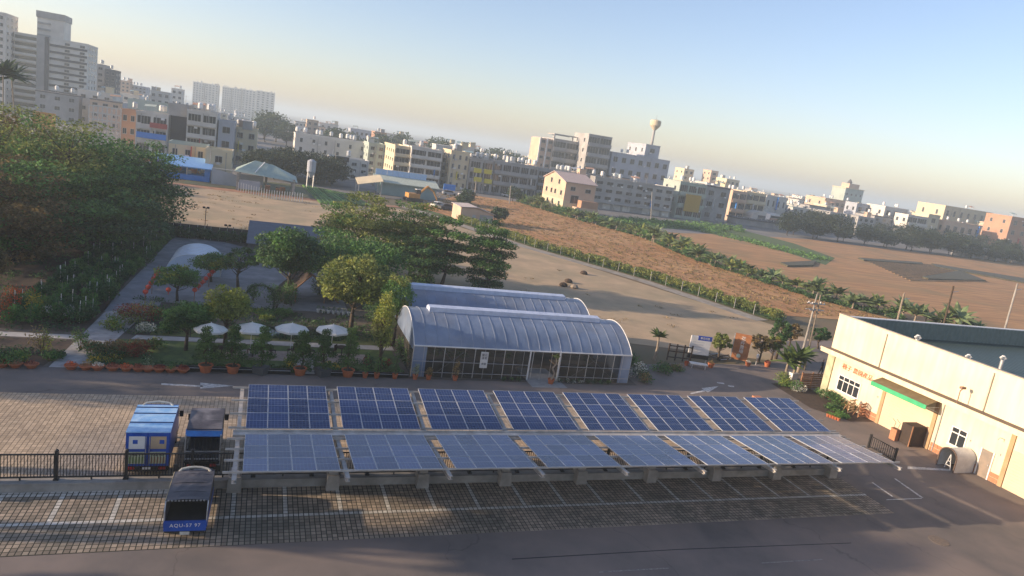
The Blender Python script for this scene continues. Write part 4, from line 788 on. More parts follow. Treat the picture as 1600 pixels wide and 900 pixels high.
# twin utility poles
for i, (bx, by, tx, ty, lb) in enumerate(((1247, 577, 1276, 464, 'taller pale utility pole with crossarms beside the cream building'), (1256, 578, 1281, 466, 'slimmer brownish utility pole paired with the taller one'))):
    p = G(bx, by); q = DY(tx, ty, p.y); h = q.z; dx = q.x - p.x; t = thing('utility_pole', lb, 'utility pole', p)
    h *= 1.04; MB().tube((0,0,0),(dx,0,h),.12,.07,8).build('pole', (concrete, palebark)[i], t)
    for f in (.8, .88): MB().bar((dx*f-.9, 0, h*f), (dx*f+.9, .1, h*f), .07, .07).build('crossarm', galv, t)
    for f in (-.7, 0, .7): MB().lathe([(.04,0),(.06,.08),(.03,.18)], 6, (dx*.88+f, .05, h*.88)).build('insulator', white, t)
# vine fence along the path
t = thing('vine_fence', 'long wire fence overgrown with green vines beside the gravel path', 'fence'); FP = [Vector((PT[i][0] + 1.8, PT[i][1], 0)) for i in range(2, 6)]; cl = []; 
for a, b_ in zip(FP[:-1], FP[1:]):
    n = int((b_ - a).length / 3)
    for i in range(n): q = a.lerp(b_, i / n); MB().box(q.x-.035, q.y-.035, 0, q.x+.035, q.y+.035, 1.4).build('post', galv, t)
    for z in (.4, .8, 1.2): MB().tube(a + Vector((0,0,z)), b_ + Vector((0,0,z)), .008, n=4).build('wire', blackm, t)
    for i in range(int((b_ - a).length / .28)): q = a.lerp(b_, R.random()); cl.append((q.x+.8+R.uniform(-.3, .5), q.y, .75+R.uniform(-.2,.3), .6, .6, .45, 75))
o = leaf_mesh('vines', [(c[0], c[1], c[2]+.1, .75, .75, .5, 90) for c in cl], .3, [L_olive], t); o['kind'] = 'stuff'; 
o = leaf_mesh('vines', [(c[0]+.2, c[1]+.1, .45, .8, .8, .5, 60) for c in cl], .3, [L_dark], t); o['kind'] = 'stuff'
# person on the lane
def person(label, loc, rz, shirt, trousers):
    t = thing('person', label, 'person', loc, rz); me = bpy.data.meshes.new('body')
    J = [(0,0,.92),(0,0,1.15),(0,.01,1.36),(0,0,1.47),(0,-.01,1.56),(0,-.01,1.66),(.2,0,1.38),(.27,-.02,1.1),(.25,-.12,.86),(-.2,0,1.38),(-.27,-.01,1.1),(-.26,.08,.86),(.1,0,.86),(.12,-.09,.47),(.12,-.02,.06),(.12,-.16,.03),(-.1,0,.86),(-.12,.1,.48),(-.12,.22,.1),(-.12,.08,.03)]
    E_ = [(0,1),(1,2),(2,3),(3,4),(4,5),(2,6),(6,7),(7,8),(2,9),(9,10),(10,11),(0,12),(12,13),(13,14),(14,15),(0,16),(16,17),(17,18),(18,19)]
    r = [.14,.13,.15,.055,.095,.07,.06,.045,.035,.06,.045,.035,.085,.06,.045,.035,.085,.06,.045,.035]
    me.from_pydata(J, E_, []); o = bpy.data.objects.new('tmp', me); COL.objects.link(o); m = o.modifiers.new('s', 'SKIN'); o.modifiers.new('ss', 'SUBSURF').levels = 1
    for i, v in enumerate(me.skin_vertices[0].data): v.radius = (r[i], r[i] * .8); v.use_root = i == 0
    dg = bpy.context.evaluated_depsgraph_get(); mm = bpy.data.meshes.new_from_object(o.evaluated_get(dg)); bpy.data.objects.remove(o); mm.name = 'body'
    sk = mat('skin', (.5, .3, .2)); mm.materials.clear(); [mm.materials.append(q) for q in (shirt, trousers, sk, blackm)]
    for f in mm.polygons: c = f.center; f.material_index = 3 if (c.z > 1.6 or (c.z > 1.5 and c.y > .02) or c.z < .07) else 2 if c.z > 1.43 or (c.z < 1.05 and abs(c.x) > .2 and c.z > .7) else 1 if c.z < .93 else 0
    link('body', mm, t); return t
p = G(1281, 588); person('person in dark clothes walking along the entrance lane', p, .6, mat('dark_shirt', (.05, .055, .07)), mat('dark_trousers', (.03, .03, .035)))

# ------------------------------------------------------------------ cream building on the right
cream = mat('cream_plaster', (.7, .62, .45), (.6, .52, .37), rough=.85, scale=2.2, stretch=(1, 1, .12, 0), bump=.003, bscale=30, stain=((.58, .46, .3), .3, .5))
creamd = mat('pinkish_shutter', (.62, .48, .34), (.58, .45, .31), rough=.7, scale=.8)
tanp = mat('tan_pilaster', (.42, .28, .15), (.36, .24, .13), rough=.8)
ledgm = mat('weathered_ledge', (.19, .14, .1), (.13, .1, .075), rough=.9, scale=2.5)
brick = mat('orange_tile', (.45, .2, .1), (.36, .15, .08), rough=.7, scale=8)
groof = mat('green_metal_roof', (.05, .08, .066), (.04, .062, .052), rough=.5, wave=('X', .6)); gpar = mat('green_grey_sheet', (.14, .18, .165), (.11, .145, .13), rough=.5, wave=('X', .5))
t = thing('cream_building', 'long cream single-storey hall with ledge, green awning and red Chinese lettering', 'building', (46, 0, 0))
YN, YS = 44.3, -12; HT = 7.08
MB().box(0, YS, 0, .3, YN, HT).build('facade_wall', cream, t); MB().box(.3, YN-.3, 0, 60, YN, HT-.15).build('north_wall', gpar, t); MB().box(-.03, YS, HT, .34, YN+.03, HT+.07).build('coping', mat('pale_coping', (.6, .5, .36)), t)
MB().box(.3, YN-.34, HT-.15, 60, YN+.04, HT-.08).build('coping', white, t)
MB().hexa([(.3, YS, 4.2), (60, YS, 4.2), (60, YN-.3, 4.2), (.3, YN-.3, 4.2), (.3, YS, 5.2), (60, YS, 5.2), (60, YN-.3, 5.5), (.3, YN-.3, 5.5)]).build('roof', groof, t)
MB().box(-1.1, YS, 3.86, 0, YN, 4.16).build('ledge', cream, t); MB().box(-1.06, YS, 4.16, -.02, YN-.05, 4.175).build('ledge_top', ledgm, t); MB().box(-1.14, YS, 4.1, -1.06, YN+.04, 4.24).build('ledge_rim', cream, t)
for y in (38.2, 33.75, 28.3, 22.9, 17.5): MB().box(-.1, y-.14, 0, 0, y+.14, 3.86).build('pilaster', tanp, t)
MB().box(-.12, 43.6, 0, 0, YN, 3.86).build('pilaster', mat('sage_pilaster', (.45, .43, .28)), t)
for y0, y1 in ((33.9, 38.06), (23.1, 28.1)):
    d = MB().box(-.04, y0, .02, -.001, y1, 2.6).build('roller_shutter', creamd, t)
    for i in range(12): MB().box(-.055, y0+.02, .2*i+.14, -.04, y1-.02, .2*i+.15).build('shutter_slat', creamd, d)
def win(t, y0, y1, z0, z1, n):
    w_ = MB().box(-.05, y0-.06, z0-.06, -.002, y1+.06, z1+.06).build('window', white, t); dy = (y1 - y0) / n; zt = z0 + (z1 - z0) * .72
    for i in range(n):
        for a, b_ in ((z0, zt - .04), (zt + .04, z1)): MB().box(-.056, y0+i*dy+.035, a, -.05, y0+(i+1)*dy-.035, b_).build('pane', glass, w_)
    MB().box(-.12, y0-.1, z0-.12, -.002, y1+.1, z0-.06).build('sill', white, w_)
win(t, 40.5, 42.72, 1.1, 2.28, 4); win(t, 31.2, 32.3, 1.17, 2.35, 2)
for y0, y1 in ((38.36, 40.0), (42.9, 43.5), (30.1, 33.55), (28.5, 29.1)):
    n = max(1, round((y1 - y0) / .56))
    for i in range(n):
        for j in range(2): MB().box(-.035, y0+i*(y1-y0)/n+.012, .02+j*.32, -.001, y0+(i+1)*(y1-y0)/n-.012, .31+j*.32).build('tile', brick, t)
d = MB().box(-.05, 29.2, 0, -.001, 29.95, 1.85).build('side_door', mat('grey_brown_door', (.28, .22, .17), (.2, .17, .14), rough=.5, scale=1.5), t); MB().box(-.09, 29.27, .9, -.05, 29.33, 1.0).build('handle', galv, d)
for y in (29.15, 30.0): MB().box(-.07, y-.04, 0, 0, y+.04, 1.9).build('door_jamb', white, t)
a = thing('awning', 'bright green striped-edge canvas awning over the first roller shutter', 'awning', (46, 0, 0)); gr = mat('green_canvas', (.05, .38, .17), (.04, .32, .14), rough=.7)
MB().hexa([(-.12, 33.6, 3.7), (-.12, 38.45, 3.7), (-1.35, 38.45, 3.32), (-1.35, 33.6, 3.32), (-.12, 33.6, 3.73), (-.12, 38.45, 3.73), (-1.37, 38.45, 3.35), (-1.37, 33.6, 3.35)]).build('canvas_top', mat('olive_brown_canvas', (.22, .17, .09), (.17, .13, .07)), a)
MB().box(-1.4, 33.6, 3.02, -1.37, 38.45, 3.35).build('valance', gr, a)
for y in (33.62, 36, 38.43): MB().bar((-.05, y, 3.2), (-1.36, y, 3.2), .03, .03).bar((-.05, y, 2.8), (-1.3, y, 3.2), .03, .03).build('arm', galv, a)
redp = mat('red_letters', (.62, .13, .05), (.55, .11, .045), rough=.6)
text('種子', .5, redp, t, (-.03, 42.2, 3.08), (PI/2, 0, -PI/2), .012, 'red_lettering'); text('農園產品', .5, redp, t, (-.03, 40.55, 3.08), (PI/2, 0, -PI/2), .012, 'red_lettering'); text('市', .5, redp, t, (-.03, 38.95, 3.08), (PI/2, 0, -PI/2), .012, 'red_lettering')
for y in (30.9, 28.8, 38.7): MB().box(-.06, y-.04, 1.9, 0, y+.04, 2.02).build('wall_box', galv, t)
for y in (39.3, 31.0-.35, 26.0): MB().tube((-.07, y, 4.2), (-.07, y, HT-.2), .045, n=8).build('downpipe', mat('pale_pipe', (.5, .45, .35)), t)
MB().tube((-.06, 33.3, .05), (-.06, 33.3, 3.8), .04, n=8).build('downpipe', galv, t)
l = MB().path([(0, 28.9, 3.0), (-.4, 28.9, 3.1), (-.5, 28.9, 2.95)], .025, 5).build('wall_lamp', galv, t)
MB().path([(-.9, 31.9, 4.18), (-.92, 31.9, 5.1), (-.7, 31.9, 5.3)], .035, 6).box(-.95, 31.8, 5.25, -.55, 32.0, 5.4).build('ledge_lamp', mat('brown_pipe', (.25, .15, .1)), t)
for i, (x, y) in enumerate(((46.2, 36.9), (50, 35.5), (54, 35.7))):
    v = thing('roof_vent', ('first silver turbine vent on the building roof, nearest its facade', 'middle silver turbine vent on the green roof', 'right silver turbine vent on the green roof')[i], 'roof vent', (x + (.0 if i else 0), y if i else 36.9, HT+.05 if i == 0 else 5.25), 0, 'turbine vents on the green roof')
    v.scale = (.85,) * 3; hh = .1 if i == 0 else 1.3; MB().lathe([(.16, 0), (.16, hh)], 12).build('neck', galv, v); b = MB()
    for q in range(18): a0 = 2*PI*q/18; b.add([(.14*math.cos(a0), .14*math.sin(a0), hh), (.3*math.cos(a0+.25), .3*math.sin(a0+.25), hh+.18), (.13*math.cos(a0+.5), .13*math.sin(a0+.5), hh+.36), (.2*math.cos(a0+.45), .2*math.sin(a0+.45), hh+.18)], [(0, 1, 2, 3)])
    b.lathe([(.16, hh+.34), (.15, hh+.4), (.02, hh+.43)], 12); b.build('turbine', white, v)
# things in front of the facade
t = thing('wooden_screen', 'weathered horizontal-slat wooden screen beside the twin poles', 'screen', (44.7, 45.35, 0)); ww = 3.6
for i in range(8): MB().box(0, -.02, .1+i*.17, ww, .02, .22+i*.17).build('slat', wood, t)
for x in (.05, 1.2, 2.4, 3.55): MB().box(x-.05, .02, 0, x+.05, .1, 1.5).build('post', wood, t)
t = thing('white_box', 'small white plastic box on the wooden planter tip', 'box', G(1238, 592)); MB().hexa([(-.3,-.25,0),(.3,-.25,0),(.3,.25,0),(-.3,.25,0),(-.35,-.3,.55),(.35,-.3,.55),(.35,.3,.55),(-.35,.3,.55)]).build('body', white, t); MB().box(-.37, -.32, .55, .37, .32, .6).build('lid', white, t)
for i in range(7):
    p = G(497 + i * 8, 488 + i * .8); k = thing('white_pot', 'small white nursery pot in the row behind the pond', 'flower pot', p, 0, 'white pots behind the pond'); b = MB(); pot(b, .16, .3); b.build('pot', white, k); leaf_mesh('foliage', [(0, 0, .45, .2, .2, .2, 50)], .1, L_dark, k, seed=i)
for i, (x, y, r, h, m, m2, lb) in enumerate(((455, 478, 1.2, 2.6, L_dark, L_mid, 'tall dark shrub right beside the shelter end'), (500, 462, 1.3, 2.0, L_mid, L_dark, 'rounded green shrub behind the shelter'), (380, 484, 1.0, 1.3, L_mid, L_olive, 'green shrub left of the vine arch foot'),
        (350, 478, .8, 1.2, L_dark, L_mid, 'dark shrub on the paving left of the vine arch'), (320, 492, 1.1, .9, L_olive, L_mid, 'olive shrub behind the leftmost parasol'), (590, 500, 1.3, 2.2, L_dark, L_mid, 'dark shrub behind the flowering column'), (575, 482, 1.4, 2.4, L_mid, L_dark, 'broad green shrub beside the greenhouse flank'),
        (265, 520, .9, .9, L_mid, L_dark, 'green shrub on the lawn left of the white lamp'), (240, 545, .8, .8, L_olive, L_mid, 'olive shrub at the left lawn edge'), (545, 455, 1.4, 2.2, L_dark, L_mid, 'dark shrub in the shade of the rounded tree'), (610, 470, 1.3, 2.2, L_mid, L_olive, 'leafy shrub tucked behind the greenhouse gable'), (420, 500, .9, .5, L_mid, L_lime, 'bright low hedge clump at the pond edge'))):
    p = G(x, y); bush(lb, (p.x, p.y, 0), r, h, m, int(500 * r * r * .8 + 220), .15, i + 300, m2=m2)
sheet('facade_bed', [(42.6, 46.5), (45.9, 46.5), (45.95, 38.4), (43.6, 38.4), (42.0, 41)], .005, soil)
for q in range(2):
    t = thing('crate_rack', ('pale bamboo slatted rack leaning before the facade window', 'brown slatted rack beside the pale one')[q], 'rack', (45.1 + .35 * q, 40.0 - .75 * q, 0), .3)
    for i in range(5): MB().box(-.45, -.03, .1+i*.24, .45, .03, .2+i*.24).build('slat', mat('pale_bamboo', (.55, .45, .28)) if q == 0 else wood, t)
    for x in (-.42, .42): MB().box(x-.03, .03, 0, x+.03, .08, 1.2).bar((x, .05, 1.1), (x, .5, 0), .04, .04).build('leg', wood, t)
for i in range(5):
    p = G(1293 + i * 4.2, 651 + i * 1.6); t = thing('seedling_pot', 'little orange pot with seedlings at the end of the facade bed', 'flower pot', p, 0, 'row of little orange pots'); b = MB(); pot(b, .13, .24); b.build('pot', terra, t); leaf_mesh('foliage', [(0, 0, .34, .2, .2, .14, 60)], .09, L_mid, t, seed=i)
bush('leafy green bed plants behind the little orange pots', (43.4, 39.3, 0), .8, .4, L_mid, 600, .12, 77)
t = thing('dark_container', 'dark brown slatted container standing by the wall in front of the shutter', 'container', (44.55, 34.05, 0)); MB().box(0, 0, .05, 1.35, .9, 1.5).build('body', mat('dark_brown_box', (.045, .03, .022)), t)
for i in range(9): MB().box(-.01, -.03, .1+i*.155, 1.36, 0, .22+i*.155).build('slat', mat('dark_slat', (.06, .042, .03), (.04, .028, .02)), t)
for x in (-.04, 1.34): MB().box(x, -.05, 0, x+.06, .02, 1.55).build('post', wood, t)
t = thing('rust_cabinet', 'small rusty orange cabinet left of the dark container', 'cabinet', (44.15, 34.9, 0)); MB().box(0, 0, .04, .35, .5, .85).build('body', brick, t); MB().box(-.02, -.02, .85, .37, .52, .9).build('lid', wood, t)
for p_ in ((.3, .2), (.1, .4)): MB().path([(p_[0], p_[1], .9), (p_[0]+.1, p_[1], 1.3), (p_[0]-.2, p_[1]+.1, 1.6)], .015, 4).build('bare_twig', bark, t)
t = thing('arched_shelter', 'small white barrel-arched shelter with dark opening against the wall', 'shelter', (44.1, 30.75, 0)); n = 12; sh = [(-.62*math.cos(PI*i/n), .85+.62*math.sin(PI*i/n)) for i in range(n+1)]; full = [(-.62, 0)] + sh + [(.62, 0)]
b = MB(); vs = [(0, y, z) for y, z in full] + [(1.8, y, z) for y, z in full]; m_ = len(full); b.add(vs, [(i, i+1, m_+i+1, m_+i) for i in range(m_-1)]); b.build('arched_cover', mat('white_sheet_metal', (.62, .62, .6), (.5, .5, .49), rough=.45), t)
MB().path([(0, y, z) for y, z in full], .05, 6).build('arch_rim', mat('brown_rim', (.12, .08, .06)), t); b = MB(); b.add([(1.75, y, z) for y, z in full], [tuple(range(m_))]); b.build('back_panel', blackm, t)
t = thing('a_board', 'small white A-frame board inside the arched shelter', 'sign', (44.35, 30.75, 0)); MB().bar((0,-.22,0),(.0,0,1.05),.04,.04).bar((0,.22,0),(0,0,1.05),.04,.04).bar((0,-.12,.55),(0,.12,.55),.04,.04).bar((0,-.17,.25),(0,.17,.25),.04,.04).build('frame', white, t)
t = thing('short_railing', 'short free-standing black railing in the yard right of the carport', 'railing', (40.7, 31.8, 0))
for y in (0, 2.15): MB().box(-.06, y-.06, 0, .06, y+.06, 1.0).build('post', blackm, t)
MB().box(-.03, 0, .85, .03, 2.15, .9).box(-.03, 0, .1, .03, 2.15, .15).build('rail', blackm, t)
for i in range(12): MB().box(-.015, .15+i*.165, .12, .015, .18+i*.165, .87).build('picket', blackm, t)
MB().box(0,0,0,.7,.5,.35).build('body', brick, thing('brick_block', 'low terracotta block at the far right corner of the solar rows', 'block', G(1180, 628)))
for i, (x, y, ty, lb) in enumerate(((1405, 496, 458, 'shortest'), (1478, 501, 447, 'dark middle'), (1572, 512, 443, 'tall right'))):
    p = G(x, y); q = DY(x + (8, 12, 18)[i], ty, p.y); sx = DY(x, y, p.y); X0 = 58 + 10 * i; a_ = DX(x, y, X0); c_ = DX(x + (8, 12, 18)[i], ty, X0)
    t = thing('utility_pole', lb + ' utility pole rising behind the green roof', 'utility pole', (a_.x, a_.y, 0), 0); MB().tube((0,0,0), (0, c_.y-a_.y, c_.z), .13, .09, 7).build('pole', (palebark, bark, concrete)[i], t)
    MB().bar((0, c_.y-a_.y, c_.z*.93), (.9, c_.y-a_.y, c_.z*.93+.15), .05, .05).build('arm', galv, t)

# ------------------------------------------------------------------ banana row and other field planting
protos = []
bp = [Vector((76.6, 209)), Vector((80, 180)), Vector((87.5, 149)), Vector((83.6, 117)), Vector((86, 88)), Vector((93, 77)), Vector((100, 70))]
segs = [(a, b_, (b_ - a).length) for a, b_ in zip(bp[:-1], bp[1:])]; tot = sum(s[2] for s in segs); nb = 135; i = 0
for k in range(nb):
    s = tot * k / nb
    for a, b_, l in segs:
        if s < l: q = a.lerp(b_, s / l); break
        s -= l
    q = Vector((q.x + R.uniform(-1.1, 1.1), q.y + R.uniform(-.6, .6), 0))
    if k < 4:
        o = frond_plant('banana plant in the row that divides the brown fields', q, (1.1, 1.6, .8, 1.3)[k], 17, (2.2, 2.4, 1.9, 2.1)[k], (Lban, Lban, L_mid, L_olive)[k], 'banana_plant', k, 'banana plants in the dividing row', w_=.19, cat='banana plant'); protos.append(o)
    else: copy_tree(R.choice(protos), q, R.random() * 6.3, 'banana plant in the dividing row, ' + ('at its far end by the yellow house', 'in its far half beyond the vine fence', 'in the middle stretch of the row', 'in its near half left of the utility poles', 'at its near end behind the cream building')[min(4, k // 27)], None, R.uniform(.5, 1.3))
cl = [(*(segs[k][0].lerp(segs[k][1], R.random()) + Vector((R.uniform(-1.2, 1.2), 0))), .35, .9, .9, .4, 60) for k in range(5) for _ in range(55)]
o = leaf_mesh('undergrowth', cl, .35, L_dark, None); tag(o, 'low dark undergrowth along the banana row', 'undergrowth', kind='stuff')
b = MB()
for q in ([(1340, 404), (1440, 411), (1442, 414), (1350, 408)], [(1455, 413), (1600, 436), (1600, 443), (1462, 418)], [(1218, 412), (1275, 409), (1270, 416), (1230, 417)], [(1500, 424), (1540, 440), (1450, 437), (1440, 434)]):
    g = [G(*p) for p in q]; b.add([(*p.xy, -.02) for p in g] + [(*p.xy, .35) for p in g], [(4,5,6,7),(0,1,5,4),(1,2,6,5),(2,3,7,6),(3,0,4,7)])
tag(b.build('dark_crop_strips', mat('dark_low_crop', (.1, .09, .045), (.055, .05, .03), scale=1.2)), 'dark strips of low crop edging the right brown field', 'crop', kind='stuff')
# crops: furrowed dark plot in the right field and rows by the pavilion
c0, c1, c2, c3 = G(1345, 404), G(1480, 416), G(1540, 440), G(1420, 438)
b = MB()
for i in range(16):
    a = c0.lerp(c3, i / 15); d = c1.lerp(c2, i / 15); nn = (c3 - c0).normalized() * .9; b.hexa([a, d, d + nn, a + nn, a + Vector((0,0,.18)) + nn * .2, d + Vector((0,0,.18)) + nn * .2, d + Vector((0,0,.18)) + nn * .8, a + Vector((0,0,.18)) + nn * .8])
tag(b.build('crop_rows', mat('dark_crop', (.38, .22, .1), (.24, .16, .075), scale=1.0, bump=.1)), 'rows of low dark crop in the right brown field', 'crop', kind='stuff')
b = MB()
for i in range(12):
    a = G(472 + i * 6, 290 + i * 1.2); d = G(500 + i * 7, 318 + i * .4)
    b.hexa([a, d, d + Vector((.7,0,0)), a + Vector((.7,0,0)), a + Vector((.1,0,.3)), d + Vector((.1,0,.3)), d + Vector((.6,0,.3)), a + Vector((.6,0,.3))])
tag(b.build('vegetable_rows', L_mid), 'green vegetable rows beside the open pavilion', 'crop', kind='stuff')
cl = []
for k in range(170): x = R.uniform(0, 1); q = G(930 + 230 * x, 345 + 14 * x + R.uniform(-4, 4)); cl.append((q.x, q.y, .5, 1.6, 1.6, .9, 40))
tag(leaf_mesh('scrub', cl, .6, [L_mid], None), 'scrub and weeds between the house and the brown fields', 'scrub', kind='stuff')
cl = [(*G(1090 + 200 * x, 357 + 50 * x + R.uniform(-3, 3)).xy, .3, 2, 2, .5, 22) for x in [R.random() for _ in range(100)]]
tag(leaf_mesh('leafy_crop', cl, .6, [L_mid], None), 'green leafy crop strip crossing the brown fields', 'crop', kind='stuff')
cl = []
for k in range(420):
    u = R.random(); p = Vector(PT[2]).lerp(Vector(PT[5]), u) if k % 2 else Vector((R.uniform(-10, 52), R.uniform(64, 146)))
    x, y = (p.x - 2.2 - abs(R.gauss(0, 1.2)), p.y) if k % 2 else (p.x, p.y)
    if x + .62 * y > 100 or (y < 93 and x < 21): continue
    cl.append((x, y, .05, R.uniform(.3, 1.2), R.uniform(.2, .7), .12, 16))
tag(leaf_mesh('weeds', cl, .2, [L_dry], None), 'scattered dry weeds on the sandy lot', 'weeds', kind='stuff')
cl = []
for k in range(2600):
    y = R.uniform(76, 206); x0 = 46 + (130 - y) * .3 if y > 74 else 64; x1 = np.interp(y, (77, 88, 117, 149, 209), (91, 86, 83, 87, 76)); x = R.uniform(x0 + 4, x1 - 1)
    if x0 + 4 < x1: cl.append((x, y, .04, .5, .5, .08, 7))
tag(leaf_mesh('stubble', cl, .3, [L_dry, L_olive], None), 'dry stubble littering the brown field', 'stubble', kind='stuff')
for i, (x, y) in enumerate(((880, 447), (888, 441), (897, 450), (912, 428))):
    p = G(x, y); MB().lathe([(.5, 0), (.6, .15), (.4, .4), (.1, .5)], 8).build('mound', (darkwood, soil, palebark, soil)[i], thing('earth_mound', ('dark', 'reddish', 'pale', 'small far')[i] + ' dumped heap on the sandy lot beyond the greenhouse', 'heap', p))

# ------------------------------------------------------------------ the town
pal = {'w': mat('off_white_wall', (.62, .59, .53), (.5, .48, .44), scale=.25, rough=.85, stain=((.33, .31, .28), .15, .4)), 'g': mat('grey_wall', (.38, .37, .355), (.28, .275, .27), scale=.3, rough=.85, stain=((.17, .165, .16), .15, .4)),
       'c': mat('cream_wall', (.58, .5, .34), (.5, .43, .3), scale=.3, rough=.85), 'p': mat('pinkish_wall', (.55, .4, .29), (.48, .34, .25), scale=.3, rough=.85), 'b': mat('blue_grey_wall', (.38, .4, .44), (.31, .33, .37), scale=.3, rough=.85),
       'd': mat('dark_wall', (.1, .1, .11), (.08, .08, .085), scale=.3, rough=.85), 'o': mat('orange_brick_wall', (.42, .24, .15), (.36, .2, .13), scale=.3, rough=.85), 'n': mat('green_grey_wall', (.36, .42, .37), (.3, .35, .31), scale=.3, rough=.85),
       't': mat('teal_sheet_wall', (.25, .36, .35), (.21, .3, .3), scale=.3, rough=.6), 'B': mat('shop_blue', (.03, .2, .6), (.03, .17, .5), rough=.5), 's': mat('silver_roof', (.5, .52, .52), (.42, .44, .45), rough=.4, metal=.3)}
mat('dull_red_sign', (.4, .08, .07)); mat('yellow_banner', (.6, .52, .06))
wf = mat('window_frame', (.4, .4, .39), rough=.6); WM = {}
def wmesh(w_, h_):
    k = (round(w_, 1), round(h_, 1))
    if k not in WM:
        w_, h_ = k; b = MB(); b.box(-w_/2-.08, -.06, -.08, w_/2+.08, -.0, h_+.08, 1).box(-w_/2, -.075, 0, -.03, -.06, h_, 0).box(.03, -.075, 0, w_/2, -.06, h_, 0).box(-w_/2-.15, -.16, -.14, w_/2+.15, 0, -.08, 1)
        o = b.build('window', [glass, wf]); WM[k] = o.data; bpy.data.objects.remove(o)
    return WM[k]
def tanks(t, W, d, h, n, rr):
    for i in range(n):
        x, y = rr.uniform(.8, max(.9, W - .8)), rr.uniform(.8, max(.9, d - .8)); q = rr.random()
        if q < .6: MB().tube((x-.4, y-.4, h), (x-.4, y-.4, h+1), .04, n=4).tube((x+.4, y-.4, h), (x+.4, y-.4, h+1), .04, n=4).tube((x, y+.4, h), (x, y+.4, h+1), .04, n=4).lathe([(.6, 1), (.65, 1.2), (.65, 2.2), (.45, 2.5), (.1, 2.6)], 10, (x, y, h)).build('water_tank', pal['s'] if q < .4 else white, t)
        elif q < .75:
            w_ = rr.uniform(2, 4); MB().hexa([(x-w_/2, y-1.2, h+1.7), (x+w_/2, y-1.2, h+1.9), (x+w_/2, y+1.2, h+2.4), (x-w_/2, y+1.2, h+2.2), (x-w_/2, y-1.2, h+1.8), (x+w_/2, y-1.2, h+2), (x+w_/2, y+1.2, h+2.5), (x-w_/2, y+1.2, h+2.3)]).build('sheet_roof', pal[rr.choice('tsno')], t); [MB().tube((x+a*w_/2.3, y+b_, h), (x+a*w_/2.3, y+b_, h+1.9), .06, n=4).build('roof_post', galv, t) for a in (-1, 1) for b_ in (-1, 1)]
        elif q < .9:
            w_ = rr.uniform(1.5, 3); MB().box(x-w_/2, y-w_/2, h, x+w_/2, y+w_/2, h+2.2).box(x-w_/2-.2, y-w_/2-.2, h+2.2, x+w_/2+.2, y+w_/2+.2, h+2.35).build('roof_hut', pal[rr.choice('wgcp')], t)
        else: MB().tube((x, y, h), (x, y, h+3), .04, n=4).bar((x-.6, y, h+2.7), (x+.6, y, h+2.7), .03, .03).build('antenna', galv, t)
